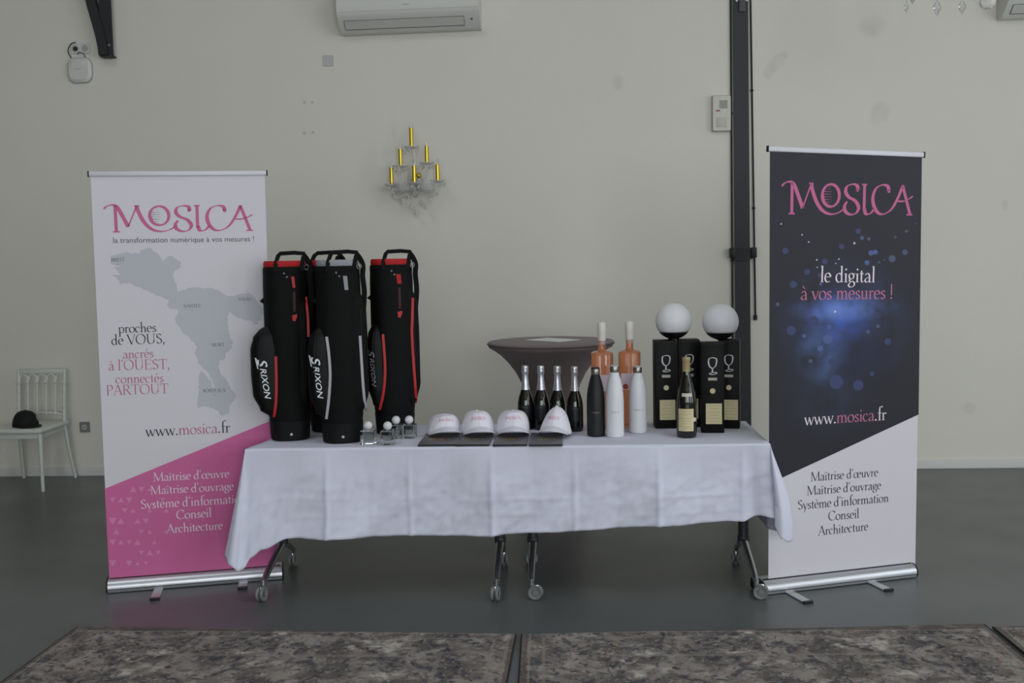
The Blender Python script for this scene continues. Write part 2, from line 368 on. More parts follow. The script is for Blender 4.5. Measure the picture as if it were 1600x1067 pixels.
# floor: polished grey concrete
m_floor = mat('polished grey concrete', (91, 95, 95), 0.32, spec=0.5, var=0.22, vscale=1.1, bump=0.015, bscale=35)
nt, bs = nodes_of(m_floor)
tc = nt.nodes.new('ShaderNodeTexCoord'); nz = nt.nodes.new('ShaderNodeTexNoise'); nz.inputs['Scale'].default_value = 2.3; nz.inputs['Detail'].default_value = 6
nt.links.new(tc.outputs['Object'], nz.inputs['Vector'])
mr = nt.nodes.new('ShaderNodeMapRange'); mr.inputs[3].default_value = 0.24; mr.inputs[4].default_value = 0.42
nt.links.new(nz.outputs['Fac'], mr.inputs[0]); nt.links.new(mr.outputs[0], bs.inputs['Roughness'])
struct('floor', MB().box(((RX+LX)/2, (FY+BY)/2, -0.1), (RX-LX+.6, BY-FY+.6, 0.2)), m_floor)
struct('wall_back', MB().box(((RX+LX)/2, BY+.1, CEIL/2), (RX-LX+.4, .2, CEIL)), m_wall)
struct('wall_left', MB().box((LX-.1, (FY+BY)/2, CEIL/2), (.2, BY-FY, CEIL)), mat('darkened grey wall', (120, 116, 110), .9, spec=.2))  # unseen wall, toned dark so it throws less bounce light
cb = MB(); zc_ = CEIL+.1
def ceil_box(x0, x1, y0, y1): cb.box(((x0+x1)/2, (y0+y1)/2, zc_), (x1-x0, y1-y0, .2))
ceil_box(LX-.2, RX+.2, FY-.2, FILL_Y[0]); ceil_box(LX-.2, RX+.2, FILL_Y[1], BY+.2)
e_ = LX-.2
for x, w in FILL_X:
    ceil_box(e_, x-w/2, *FILL_Y); e_ = x+w/2
ceil_box(e_, RX+.2, *FILL_Y)
struct('ceiling', cb, m_ceil)
def wall_with_windows(name, axis, pos, lo, hi, wins, out):
    mb = MB(); t = .2; c = pos+out*t/2
    def bx(a, b, z0, z1):
        if axis == 'x': mb.box((c, (a+b)/2, (z0+z1)/2), (t, b-a, z1-z0))
        else: mb.box(((a+b)/2, c, (z0+z1)/2), (b-a, t, z1-z0))
    bx(lo, hi, 0, WZ0); bx(lo, hi, WZ1, CEIL)
    e = lo
    for w0, w in wins:
        bx(e, w0-w/2, WZ0, WZ1); e = w0+w/2
    bx(e, hi, WZ0, WZ1)
    struct(name, mb, m_room)
wall_with_windows('wall_right', 'x', RX, FY, BY, RWIN, 1)
wall_with_windows('wall_front', 'y', FY, LX, RX, FWIN, -1)
wn = 0
for axis, pos, wins, out in (('x', RX, RWIN, 1), ('y', FY, FWIN, -1)):
    for w0, w in wins:
        wn += 1
        mb = MB(); c = pos+out*.1; hz = (WZ0+WZ1)/2
        def bb(a, z, sa, sz, d=.06):
            mb.box((c, a, z) if axis == 'x' else (a, c, z), (d, sa, sz) if axis == 'x' else (sa, d, sz))
        bb(w0-w/2+.03, hz, .06, WZ1-WZ0); bb(w0+w/2-.03, hz, .06, WZ1-WZ0); bb(w0, WZ0+.03, w-.12, .06); bb(w0, WZ1-.03, w-.12, .06); bb(w0, hz, .05, WZ1-WZ0-.12)
        wo = struct('window_%d' % wn, mb, m_frame)
        for s in (-1, 1):
            a = w0+s*w/4
            obj('pane', MB().box((c, a, hz) if axis == 'x' else (a, c, hz), (.01, w/2-.09, WZ1-WZ0-.13) if axis == 'x' else (w/2-.09, .01, WZ1-WZ0-.13)), m_glass, wo)
for x, w in FILL_X:
    wn += 1; y0, y1 = FILL_Y; mb = MB()
    for cx_, cy_, sx_, sy_ in ((x-w/2+.03, (y0+y1)/2, .06, y1-y0), (x+w/2-.03, (y0+y1)/2, .06, y1-y0), (x, y0+.03, w-.12, .06), (x, y1-.03, w-.12, .06)): mb.box((cx_, cy_, zc_), (sx_, sy_, .08))
    wo = struct('window_%d' % wn, mb, m_frame)  # frame of an added roof opening, out of view
    obj('pane', MB().box((x, (y0+y1)/2, zc_), (w-.13, y1-y0-.13, .01)), m_glass, wo)
m_base = mat('white skirting board', (212, 212, 208), 0.55)
struct('baseboard_back', MB().prism([(BY-.014, 0.001), (BY, 0.001), (BY, .068), (BY-.010, .068), (BY-.014, .060)], LX, RX), m_base)

# ================================================================== STEELWORK AND WALL FITTINGS
m_steel = mat('dark painted steel', (44, 46, 50), 0.55, var=0.1, vscale=6)
m_black = mat('black plastic', (20, 20, 22), 0.5)
m_steel2 = mat('dull grey steel bracket', (82, 82, 84), 0.6)
m_bolt = mat('zinc bolt', (150, 152, 155), 0.35, metal=0.8)
t = thing('steel_column', 'dark painted steel column standing against the back wall', 'column', (1.316, BY-.0165, 0))
t.rotation_euler = (0, -.0062, 0)
obj('flange', MB().box((0, -.006, CEIL/2-.001), (.110, .010, CEIL-.002)), m_steel, t)
obj('web', MB().box((0, .0075, CEIL/2-.001), (.060, .015, CEIL-.002)), m_steel, t)
obj('base_plate', MB().box((0, -.012, .008), (.16, .05, .014), bev=.003), m_steel, t)
obj('bracket_plate', MB().box((.010, -.021, 4.38), (.046, .018, 2.0), bev=.003), m_steel2, t)
for s in (-.034, .038):
    obj('bolt', MB().lathe([(.009, 0), (.009, .012)], (s+.006, -.022, 3.46), 8, 'y'), m_bolt, t)
z_c = (ony(1162, 395, BY).z)
cl = obj('clamp', MB().box((-.072, -.012, z_c), (.044, .05, .075), bev=.006).box((.080, -.012, z_c), (.044, .05, .075), bev=.006), m_black, t)
obj('clamp_strap', MB().add([(-.1, -.014, z_c+.035), (.1, -.014, z_c+.035), (.1, -.014, z_c-.035), (.02, -.014, z_c-.06), (-.02, -.014, z_c-.06), (-.06, -.014, z_c-.05),
                             (-.1, -.024, z_c+.035), (.1, -.024, z_c+.035), (.1, -.024, z_c-.035), (.02, -.024, z_c-.06), (-.02, -.024, z_c-.06), (-.06, -.024, z_c-.05)],
    [(0, 1, 2, 3, 4, 5), (11, 10, 9, 8, 7, 6), (0, 6, 7, 1), (1, 7, 8, 2), (2, 8, 9, 3), (3, 9, 10, 4), (4, 10, 11, 5), (5, 11, 6, 0)]), m_black, t, smooth=False)
def cable(px_top, px_bot, y_bot, label):
    a = ony(px_top, 0, BY-.014); b = ony(px_bot, y_bot, BY-.014)
    top = a + (a-b)*((CEIL-.002-a.z)/(a.z-b.z))
    t = thing('pull_cord', label, 'cord', b, 0, 'black cords beside the steel column')
    obj('cord', MB().tube([top-b, a-b, (a-b)*.5, (0, 0, 0)], .0065, 8), m_black, t)
    obj('end_weight', MB().lathe([(.006, -.02), (.014, -.015), (.014, .012), (.009, .02)], n=10), m_black, t)
    for k in (.35, .72, 1.06):
        obj('cord_clip', MB().box(Vector(a-b)*k+Vector((0, .004, 0)), (.022, .018, .016), bev=.003), m_black, t)
cable(1141.8, 1145.5, 620, 'black vertical cord on the left edge of the steel column')
cable(1172.8, 1180.5, 496, 'short black vertical cord on the right edge of the steel column')

# roof truss foot, upper left
p = ony(164.5, 88, BY-.12)
t = thing('roof_brace', 'black steel roof brace foot coming down the upper wall', 'roof brace', (p.x, BY-.06, p.z))
top = CEIL-p.z-.002
obj('post', MB().box((0, -.02, top/2), (.09, .014, top)).box((0, .012, top/2), (.014, .05, top)), m_steel, t)
obj('curved_strut', MB().tube(crom([(-.022, -.022, .014), (-.030, -.022, .10), (-.050, -.022, .20), (-.085, -.02, .34), (-.13, -.02, .52), (-.25, -.02, .85), (-.45, -.02, 1.3), (-.72, -.02, 1.75)], 6), .03, flat=(.07, .05), up=(0, 1, 0)), m_steel, t)
obj('foot_plate', MB().box((-.003, -.002, .007), (.096, .078, .012), bev=.002), m_steel, t)
obj('bolt', MB().lathe([(.011, 0), (.011, .012)], (.024, -.041, .085), 8, 'y'), m_bolt, t)

m_white_pl = mat('white plastic', (214, 214, 208), 0.4)
m_line = mat('dark joint line', (50, 48, 46), 0.7)
m_grey_pl = mat('light grey plastic', (176, 176, 172), 0.5)
def air_conditioner(px_l, px_r, py_l, py_r, label):
    a = ony(px_l, py_l, BY); b = ony(px_r, py_r, BY) if px_r else a+Vector((1.05, 0, .004))
    w = (b-a).length
    t = thing('air_conditioner', label, 'air conditioner', (a.x, BY-.003, a.z), 0, 'wall air conditioners')
    t.rotation_euler = (0, -math.atan2(b.z-a.z, b.x-a.x), 0)
    prof = [(0, 0), (-.075, -.006), (-.10, .004), (-.205, .092), (-.222, .12), (-.222, .27), (-.205, .31), (0, .31)]
    obj('housing', MB().prism(prof, 0, w), m_white_pl, t)
    d = Vector((0, -.105, .088)).normalized(); n = Vector((0, -d.z, d.y)).normalized()
    n = -n if n.y > 0 else n
    def sl(x, s, off): return Vector((x, -.10, .004)) + d*s + n*off
    x0, x1 = .045, w-.115
    lv = obj('louvre', MB().add([sl(x0, .025, .001), sl(x1, .025, .001), sl(x1, .105, .001), sl(x0, .105, .001), sl(x0, .025, .006), sl(x1, .025, .006), sl(x1, .105, .006), sl(x0, .105, .006)],
        [(4, 5, 6, 7), (0, 4, 7, 3), (1, 2, 6, 5), (3, 7, 6, 2), (0, 1, 5, 4)]), mat('pale louvre plastic', (204, 204, 198), .45), t, smooth=False)
    fr = MB()
    for (u0, s0, u1, s1) in ((x0, .025, x1, .025), (x0, .105, x1, .105), (x0, .025, x0, .105), (x1, .025, x1, .105)):
        fr.tube([sl(u0, s0, .005), sl(u1, s1, .005)], .0026 if s0 == s1 == .025 else .0016, 6)
    obj('louvre_gap', fr, m_line, lv)
    obj('badge', MB().box((w*.49, -.223, .16), (.045, .004, .006)), m_grey_pl, t)
    obj('sensor_window', MB().box(sl(w-.06, .075, .001), (.014, .01, .01), bev=.002), m_line, t)
    obj('seam', MB().box((w/2, -.2215, .122), (w-.01, .0035, .003)), m_grey_pl, t)
    return t
air_conditioner(537, 753, 56.5, 47.5, 'white wall air conditioner above the crystal sconce')
air_conditioner(1557, None, 32, 0, 'white wall air conditioner at the upper right corner behind the chandelier')

# access point with cable and double socket, upper left
p = ony(126, 110, BY)
t = thing('wireless_access_point', 'white rounded wireless access point below the roof brace', 'access point', (p.x, BY-.003, p.z))
def rrect(w, h, r, n=6, top_scale=1.0):
    out = []
    for cx, cy, a0 in ((w/2-r, h/2-r, 0), (-w/2+r, h/2-r, 90), (-w/2+r, -h/2+r, 180), (w/2-r, -h/2+r, 270)):
        for k in range(n+1):
            a = R(a0+90*k/n); out.append((cx+r*math.cos(a), cy+r*math.sin(a)))
    return out
def plate(w, h, r, d, c=(0, 0, 0), dome=.8):
    """rounded plate on a wall, facing -y"""
    mb = MB(); o1 = rrect(w, h, r); n = len(o1); vs = []
    for (yy, s) in ((0, 1.0), (-d*.6, 1.0), (-d, dome)): vs += [(x*s+c[0], yy+c[1], z*s+c[2]) for x, z in o1]
    fs = [(k*n+i, k*n+(i+1) % n, (k+1)*n+(i+1) % n, (k+1)*n+i) for k in range(2) for i in range(n)] + [tuple(range(2*n, 3*n))]
    return mb.add(vs, fs)
obj('housing', plate(.185, .185, .06, .035), m_white_pl, t)
obj('mounting_ring', plate(.195, .195, .065, .012, (0, 0.001, 0), .98), m_grey_pl, t)
obj('status_mark', MB().box((0, -.036, .005), (.045, .003, .005)), m_grey_pl, t)
obj('cable', MB().tube(crom([(-.06, -.012, .09), (-.075, -.03, .14), (-.05, -.03, .19), (-.015, -.02, .205)], 6), .004, 8), m_line, t)
obj('cable', MB().tube(crom([(.05, -.012, .085), (.045, -.03, .115), (.01, -.03, .128), (-.01, -.015, .115)], 6), .003, 8), m_line, t)
p2 = ony(126, 76, BY)
t = thing('wall_socket', 'white double wall socket above the wireless access point', 'socket', (p2.x, BY-.002, p2.z))
obj('cover', plate(.15, .075, .008, .008, dome=.97), m_white_pl, t)
for s in (-.037, .037): obj('outlet_well', MB().lathe([(.024, 0), (.024, .003)], (s, -.0105, 0), 20, 'y'), m_grey_pl, t)
obj('plug', MB().lathe([(.017, 0), (.014, .012)], (-.03, -.024, -.004), 14, 'y'), m_line, t)
m_sockgrey = mat('grey metallic socket cover', (128, 128, 124), 0.45)
p = ony(133, 667, BY)
t = thing('wall_socket', 'grey single wall socket low on the wall beside the white banner', 'socket', (p.x, BY-.002, p.z))
obj('cover', plate(.08, .08, .006, .010, dome=.97), m_sockgrey, t)
obj('outlet_well', MB().lathe([(.023, 0), (.023, .003)], (0, -.012, 0), 20, 'y'), m_grey_pl, t)
for s in (-.0095, .0095): obj('pin_hole', MB().lathe([(.0035, 0), (.0035, .002)], (s, -.0145, 0), 8, 'y'), m_line, t)
p = ony(513, 95, BY)
tag(obj('blanking_plate', plate(.08, .08, .008, .006, (p.x, BY-.001, p.z), .97), mat('painted blank plate', (192, 192, 190), .7)), 'small blank wall plate below the air conditioner', 'wall plate')
wb = bpy.data.objects['wall_back']
m_plug = mat('grey wall plug', (200, 199, 194), .8)
for px, py in ((476, 160), (488, 160), (476, 208), (489, 207)):
    p = ony(px, py, BY); obj('wall_plug', MB().lathe([(.012, 0), (.010, .003)], (p.x, BY-.003, p.z), 10, 'y'), m_plug, wb)
# alarm keypad next to the column
a, b = ony(1112, 150, BY), ony(1141, 206, BY)
t = thing('wall_control_unit', 'cream wall control unit with small screen beside the steel column', 'control unit', ((a.x+b.x)/2, BY-.002, (a.z+b.z)/2))
w, h = b.x-a.x, a.z-b.z
m_cream = mat('cream plastic', (206, 204, 192), .45)
obj('housing', plate(w, h, .012, .045, dome=.95), m_cream, t)
obj('screen', MB().box((.012, -.046, h*.24), (w*.42, .004, h*.22)), mat('grey lcd', (140, 142, 136), .3), t)
obj('button', MB().box((-.028, -.046, h*.07), (.03, .006, .010), bev=.002), mat('dull red button', (150, 78, 66), .5), t)
obj('flap', MB().box((.0, -.046, -h*.25), (w*.56, .005, h*.26), bev=.002), mat('cream flap', (194, 192, 182), .5), t)

# ------------------------------------------------------------------ crystal wall sconce
m_gold = mat('polished brass', (206, 182, 62), 0.25, metal=0.8)
m_crys = mat('cut crystal', (250, 250, 250), 0.03, trans=.82, ior=1.35, spec=.9)
m_crys2 = mat('frosted crystal dish', (250, 250, 250), 0.1, trans=.78, ior=1.2, spec=.7)
p = ony(649, 275, BY-.1)
SCX, SCZ = p.x, p.z
t = thing('wall_sconce', 'brass and crystal wall sconce with six candle tubes', 'wall lamp', (SCX, BY-.002, SCZ))
obj('backplate', MB().lathe([(.045, -.015), (.04, -.02), (.02, -.03)], (0, 0, -.02), 24, 'y'), m_crys, t)
obj('boss', MB().sphere((.022, -.09, .004), .022, 16, 10), m_gold, t)
obj('stem', MB().tube([(0, -.02, -.02), (0, -.10, -.02)], .011, 10).lathe([(.008, -.16), (.026, -.13), (.012, -.09), (.02, -.05), (.012, 0), (.016, .05), (.009, .12), (.012, .2)], (0, -.10, 0), 12), m_crys, t)
def drop(mb, c, s):
    x, y, z = c
    mb.add([(x, y, z), (x+s*.32, y, z-s*.6), (x, y-s*.32, z-s*.6), (x-s*.32, y, z-s*.6), (x, y+s*.32, z-s*.6), (x, y, z-s*1.25)],
           [(0, 2, 1), (0, 3, 2), (0, 4, 3), (0, 1, 4), (5, 1, 2), (5, 2, 3), (5, 3, 4), (5, 4, 1)])
    return mb
for k, (px, y0, y1, d) in enumerate(((643, 200, 229, .10), (626, 233, 259, .16), (667, 228, 254, .16), (612, 262, 288, .14), (647.5, 259, 285, .24), (684, 257, 282, .14))):
    a = ony(px, y1, BY-d); x, z = a.x-SCX, a.z-SCZ; L = ony(px, y0, BY-d).z-a.z
    cd_ = obj('candle_tube', MB().lathe([(.0145, 0), (.0145, L)], (x, -d, z), 16), m_gold, t)
    obj('bulb', MB().lathe([(.008, L+.001), (.011, L+.014), (.006, L+.034), (.001, L+.05)], (x, -d, z), 10), m_crys, cd_)
    dish = MB().lathe([(.012, -.012), (.05, -.004), (.056, .008), (.052, .008), (.046, 0), (.012, -.006)], (x, -d, z-.006), 20)
    obj('drip_dish', dish, m_crys2, t)
    if k: obj('arm', MB().tube(crom([(0, -.10, -.06), (x*.4, -.10-(d-.10)*.4, -.13+.2*max(0, z)), (x*.85, -d*.95, z-.10), (x, -d, z-.02)], 5), .0075, 8), m_crys, t)
    dm = MB()
    for j in range(6):
        an = j*math.pi/3+.3; drop(dm, (x+.05*math.cos(an), -d+.05*math.sin(an), z-.012), .032)
    dr = obj('crystal_drops', dm, m_crys, t, smooth=False); dr['kind'] = 'stuff'
for s in (-1, 1):
    c = (s*.085, -.15, -.055)
    obj('glass_bowl', MB().lathe([(.012, -.075), (.05, -.062), (.073, -.03), (.08, .008), (.076, .008), (.068, -.028), (.046, -.056), (.008, -.068)], c, 24), m_crys2, t)
dm = MB()
for x, z, s in ((-.1, -.15, .05), (-.03, -.19, .05), (.0, -.23, .06), (.04, -.17, .045), (.1, -.15, .05), (.17, -.1, .04), (-.17, -.1, .04), (-.06, -.12, .04), (.07, -.2, .04)): drop(dm, (x, -.11, z), s)
dr = obj('crystal_drops', dm, m_crys, t, smooth=False); dr['kind'] = 'stuff'

# ------------------------------------------------------------------ chandelier, only its lowest crystals reach into the picture
c = ony(1486, 20, 5.7)
t = thing('chandelier', 'crystal chandelier hanging into the upper right corner', 'chandelier', (c.x, 5.7, c.z))
obj('stem', MB().tube([(0, 0, .25), (0, 0, CEIL-c.z-.002)], .010, 10).lathe([(.004, .10), (.04, .15), (.02, .22), (.06, .30), (.025, .40), (.045, .5), (.015, .6)], n=16), m_crys, t)
obj('canopy', MB().lathe([(.02, CEIL-c.z-.07), (.07, CEIL-c.z-.02), (.075, CEIL-c.z-.001)], n=20), m_gold, t)
for k in range(6):
    an = k*math.pi/3+.35; dx, dy = math.cos(an), math.sin(an); rr = .27
    ar = obj('arm', MB().tube(crom([(0, 0, .26), (dx*.09, dy*.09, .17), (dx*.2, dy*.2, .15), (dx*rr, dy*rr, .24)], 6), .008, 8), m_crys, t)
    obj('drip_dish', MB().lathe([(.012, -.012), (.05, -.002), (.055, .012), (.050, .012), (.012, -.004)], (dx*rr, dy*rr, .25), 18), m_crys, ar)
    obj('candle_tube', MB().lathe([(.0125, 0), (.0125, .11)], (dx*rr, dy*rr, .25), 14), m_gold, ar)
def pendant(px, py, s, link=.12):
    b = ony(px, py, 5.7-.02*(px % 3)) - Vector((c.x, 5.7, c.z))
    q = obj('pendant', drop(MB(), (b.x, b.y, b.z+1.25*s), s), m_crys, t, smooth=False)
    obj('wire', MB().tube([(b.x, b.y, b.z+1.25*s-.002), (b.x*.97, b.y, b.z+1.25*s+link)], .0012, 6), m_bolt, q)
pendant(1416, 21, .045, .05); pendant(1426, 8, .055, .2); pendant(1464, 27, .075, .12); pendant(1503, 24, .07, .12); pendant(1487, 0, .05, .1)
b = ony(1543, 2, 5.7) - Vector((c.x, 5.7, c.z))
bl = obj('crystal_ball', MB().sphere(b, .042, 14, 9), m_crys, t, smooth=False)
obj('wire', MB().tube([b+Vector((0, 0, .04)), b+Vector((-.01, 0, .2))], .0015, 6), m_bolt, bl)

# ================================================================== ROLL-UP BANNERS
m_alu = mat('brushed aluminium', (196, 198, 202), 0.35, metal=0.7, var=.04, vscale=30)
m_rail = mat('pale anodised rail', (206, 206, 212), .45, metal=.15)
m_pan = mat('white banner print', (216, 213, 219), 0.6, spec=0.3)
PINK = (208, 108, 160)
m_pink = mat('pink print', PINK, .6, spec=.3); m_pinkl = mat('pale pink triangle print', (218, 138, 182), .6, spec=.3)
m_logo_pink = mat('logo pink print', (200, 106, 150), .6, spec=.3)
m_ptxt = mat('dusty pink lettering', (192, 118, 148), .6, spec=.3)
m_dtxt = mat('dark grey lettering', (62, 62, 70), .6, spec=.3)
m_wtxt = mat('pale lettering', (236, 222, 232), .6, spec=.3)
m_map = mat('pale grey map print', (190, 191, 199), .6, spec=.3)
m_dtxt2 = mat('soft grey small lettering', (92, 92, 98), .6, spec=.3)
class Banner:
    def __init__(s, a, b, label, corners, rail, lean=0.0):
        A, B = onz(*a, 0), onz(*b, 0); s.A = A; s.d = (B-A).normalized(); s.n = s.d.cross(Vector((0, 0, 1)))   # n faces the room
        s.L = (B-A).length
        s.t = thing('roll_up_banner', label, 'banner', A, math.atan2(s.d.y, s.d.x))
        # local axes: x along the base, -y towards the room, z up
        s.PY = .03   # the sheet stands a little behind the front face of the base
        (x0, z0), (x1, z1), (x2, z2), (x3, z3) = [s.loc(*c) for c in corners]   # tl tr br bl
        s.c = (x0, z0, x1, z1, x2, z2, x3, z3)
        vs = [(x3, s.PY, z3), (x2, s.PY, z2), (x1, s.PY, z1), (x0, s.PY, z0)]
        vs += [(x, y+.0012, z) for x, y, z in vs]
        s.panel = obj('panel', MB().add(vs, [(0, 1, 2, 3), (7, 6, 5, 4), (0, 4, 5, 1), (1, 5, 6, 2), (2, 6, 7, 3), (3, 7, 4, 0)]), m_pan, s.t, smooth=False)
        r0, r1 = s.loc(*rail[0]), s.loc(*rail[1])
        an = math.atan2(r1[1]-r0[1], r1[0]-r0[0]); L = math.hypot(r1[0]-r0[0], r1[1]-r0[1])
        rm = Matrix.Translation((r0[0], s.PY, r0[1])) @ Matrix.Rotation(-an, 4, 'Y')
        tr = obj('top_rail', MB().box((L/2, 0, 0), (L, .016, .026), bev=.006).xf(rm), m_rail, s.t)
        for e in (-.002, L+.002): obj('end_cap', MB().box((e, 0, 0), (.006, .018, .029), bev=.002).xf(rm), m_black, tr)
        h = max(z3, z2)
        prof = [(-.005, .012), (.0, .0), (.13, .0), (.135, .012), (.13, .05), (.10, .062), (.05, .064), (.012, .056), (-.004, .036)]
        bs_ = obj('base_cassette', MB().prism([(y-.008, z+.004) for y, z in prof], .0, s.L), m_alu, s.t, ang=.9)
        for e in (-.004, s.L+.004): obj('end_cap', MB().prism([(y-.008, z+.005) for y, z in prof], e-.004, e+.004), m_black, bs_)
        obj('groove', MB().box((s.L/2, -.014, .02), (s.L-.004, .002, .003)), m_line, bs_)
        obj('slot', MB().box((s.L/2, s.PY, .067), (s.L-.01, .012, .003)), m_black, bs_)
        obj('support_pole', MB().tube([(s.L/2, .06, .05), (s.L/2, s.PY+.014, (z0+z1)/2-.005)], .009, 10), m_alu, s.t)
    def loc(s, px, py, dy=None):
        dy = s.PY if dy is None else dy
        o = s.A - s.n*dy
        q = ray(px, py); P = CAM + q*(((o-CAM).dot(s.n))/q.dot(s.n))
        return (P-s.A).dot(s.d), P.z
    def foot(s, px, py):
        """swing-out foot whose tip shows at this pixel"""
        P = onz(px, py, .004) - s.A; x, y = P.dot(s.d), -P.dot(s.n)
        obj('foot', MB().box((x, (y+.1)/2, .0045), (.045, .1-y, .007), bev=.002), m_alu, s.t)
        obj('foot_tip', MB().box((x, y-.004, .0065), (.049, .016, .012), bev=.003), m_black, s.t)
    def put(s, name, quads, m, fn, off=.0008, parent=None):
        y = s.PY-off
        return obj(name, wrap_quads(quads, lambda a, b: ((lambda p: (p[0], y, p[1]))(fn(a, b)))), m, parent or s.panel, smooth=False, fix=False)
    def frame(s, p0, p1, width):
        a, b = Vector(s.loc(*p0)), Vector(s.loc(*p1)); e = (b-a)/width; u = Vector((-e.y, e.x))
        return lambda x, y: a+e*x+u*y
    def text(s, segs, p0, p1, ys=1.0):
        full = ''.join(q for q, _ in segs); glyphs, w = roman(full); fn0 = s.frame(p0, p1, w-.6)
        fn = lambda x, y: fn0(x-.3, y*ys)
        i = 0
        for txt, m in segs:
            s.put('lettering', [f for k, fs in glyphs if i <= k < i+len(txt) for f in fs], m, fn); i += len(txt)
    def sans(s, txt, p0, p1, m, ys=1.0):
        vs, fs, w = sans(txt); fn = s.frame(p0, p1, w); y = s.PY-.0008
        obj('lettering', MB().add([(lambda q: (q[0], y, q[1]))(fn(a, b*ys)) for a, b in vs], fs), m, s.panel, smooth=False, fix=False)
    def logo(s, p0, p1, dots, ys=1.0):
        fn0 = s.frame(p0, p1, 972); fn = lambda x, y: fn0(x, y*ys)
        s.put('wordmark', wordmark(), m_logo_pink, fn, .0009); s.put('ball_dimples', wordmark_dots(), dots, fn, .0007)
    def shape(s, name, pxs, m, off=.0005):
        pts = [s.loc(*q) for q in pxs]; y = s.PY-off
        return obj(name, MB().poly([(x, y, z) for x, z in pts]), m, s.panel, smooth=False, fix=False)

# --- white banner, left
LB = Banner((169, 927), (441, 905), 'white and pink roll-up banner with grey map, left of the table',
            [(141.5, 274), (413.5, 272), (432.5, 887), (171, 908)], [(138.5, 272), (416.5, 270.2)])
LB.foot(242, 936); LB.foot(379, 919)
LB.shape('pink_field', [(163.7, 763.5), (425.3, 656.3), (432.5, 885.5), (171, 906)], m_pink)
LB.logo((176.8, 362.4), (395.4, 361.1), m_dtxt)
LB.sans('la transformation numérique à vos mesures !', (177, 379.5), (397, 377), m_dtxt2)
def c5(x, y): return (130+x/4.447, 250+y/4.447)
def c6(x, y): return (130+x/4.447, 480+y/4.447)
MAP = [c5(*q) for q in ((190, 665), (215, 662), (250, 650), (275, 648), (300, 638), (330, 650), (360, 645), (390, 650), (400, 625), (440, 612), (480, 615), (500, 640), (530, 665), (550, 700), (580, 680), (610, 667), (650, 690), (680, 705), (675, 750), (640, 765), (622, 800), (632, 840), (650, 870), (655, 915), (700, 900), (760, 885), (850, 890), (940, 900), (990, 940), (1050, 945), (1075, 932), (1110, 925), (1150, 920), (1200, 965), (1240, 1020))]
MAP += [c6(*q) for q in ((1250, 30), (1235, 90), (1200, 120), (1150, 90), (1080, 75), (1010, 30), (1005, 100), (1010, 180), (1040, 230), (1035, 280), (1000, 310), (980, 360), (945, 370), (940, 420), (960, 470), (1010, 520), (1025, 570), (1065, 610), (1050, 650), (1015, 690), (1010, 740), (955, 760), (940, 720), (900, 700), (850, 690), (790, 695), (800, 620), (805, 500), (815, 440), (850, 470), (890, 520), (905, 560), (912, 556), (895, 500), (855, 440), (800, 390), (790, 350), (770, 320), (790, 270), (740, 210), (690, 175), (650, 120), (640, 70), (660, 30), (640, 5))]
MAP += [c5(*q) for q in ((640, 1050), (580, 1010), (600, 970), (520, 945), (470, 925), (440, 905), (370, 880), (320, 850), (255, 865), (240, 830), (200, 800), (260, 795), (240, 770), (215, 745), (260, 740), (190, 720))]
rnd = random.Random(11); JAG = []
for (ax, ay), (bx_, by_) in zip(MAP, MAP[1:]+MAP[:1]):      # ragged coast and borders
    JAG.append((ax, ay)); n_ = int(math.hypot(bx_-ax, by_-ay)/3.2)
    for k in range(1, n_): JAG.append((ax+(bx_-ax)*k/n_+rnd.uniform(-1.5, 1.5), ay+(by_-ay)*k/n_+rnd.uniform(-1.5, 1.5)))
LB.shape('map_print', JAG, m_map, .0004)
for txt, x, y, w in (('BREST', 184.5, 408.5, 21), ('NANTES', 300, 480.5, 26), ('TOURS', 382, 470, 21), ('NIORT', 340.5, 541, 20), ('BORDEAUX', 335, 612.5, 35)):
    LB.text([(txt, m_dtxt)], (x-w/2, y+.4), (x+w/2, y-.4))
    if txt != 'NIORT': LB.put('town_dot', G_d(0, 0, 1), m_ptxt, (lambda f: (lambda a, b: f(a, b)))(LB.frame((x, y+4.5), (x+1, y+4.5), 1)))
LB.text([('proches', m_dtxt)], (185.5, 520.3), (244, 518.2)); LB.text([('de VOUS,', m_dtxt)], (175, 539), (257.5, 536.2))
LB.text([('ancrés', m_ptxt)], (192.5, 560.3), (239.7, 558.3)); LB.text([("à l'OUEST,", m_ptxt)], (170.5, 578.7), (265, 576.2))
LB.text([('connectés', m_ptxt)], (181.3, 599.2), (255.3, 597)); LB.text([('PARTOUT', m_ptxt)], (166.7, 617.6), (262.7, 614.3))
LB.text([('www.', m_dtxt), ('mosica', m_ptxt), ('.fr', m_dtxt)], (228.5, 682), (359, 675.4))
for txt, a, b in (("Maîtrise d'œuvre", (240, 752), (358, 745.7)), ("Maîtrise d'ouvrage", (235.5, 772.6), (365, 765.2)), ("Système d'information", (220.5, 795), (384, 785.2)), ('Conseil', (276.5, 811.3), (330.4, 807.3)), ('Architecture', (261.2, 833.1), (348, 826.6))):
    LB.text([(txt, m_wtxt)], a, b)
rnd = random.Random(5)
tri = []
for r_ in range(9):
    for c_ in range(7):
        x, y = 176+c_*13+(r_ % 2)*6, 748+r_*16.5
        if y < 772-.41*(x-165)+8 or rnd.random() < .16+.10*c_: continue
        s_ = 5.9*rnd.uniform(.75, 1.1)*(1-.05*c_); f = 1 if (r_+c_) % 2 else -1
        tri.append(((x-s_, y+s_*.8*f), (x+s_, y+s_*.8*f), (x, y-s_*.9*f), (x, y-s_*.9*f)))
for q in tri:
    pts = [LB.loc(*c_) for c_ in q[:3]]
    obj('triangle_print', MB().add([(a, LB.PY-.0008, b) for a, b in pts], [(0, 1, 2)]), m_pinkl, LB.panel, smooth=False, fix=False)

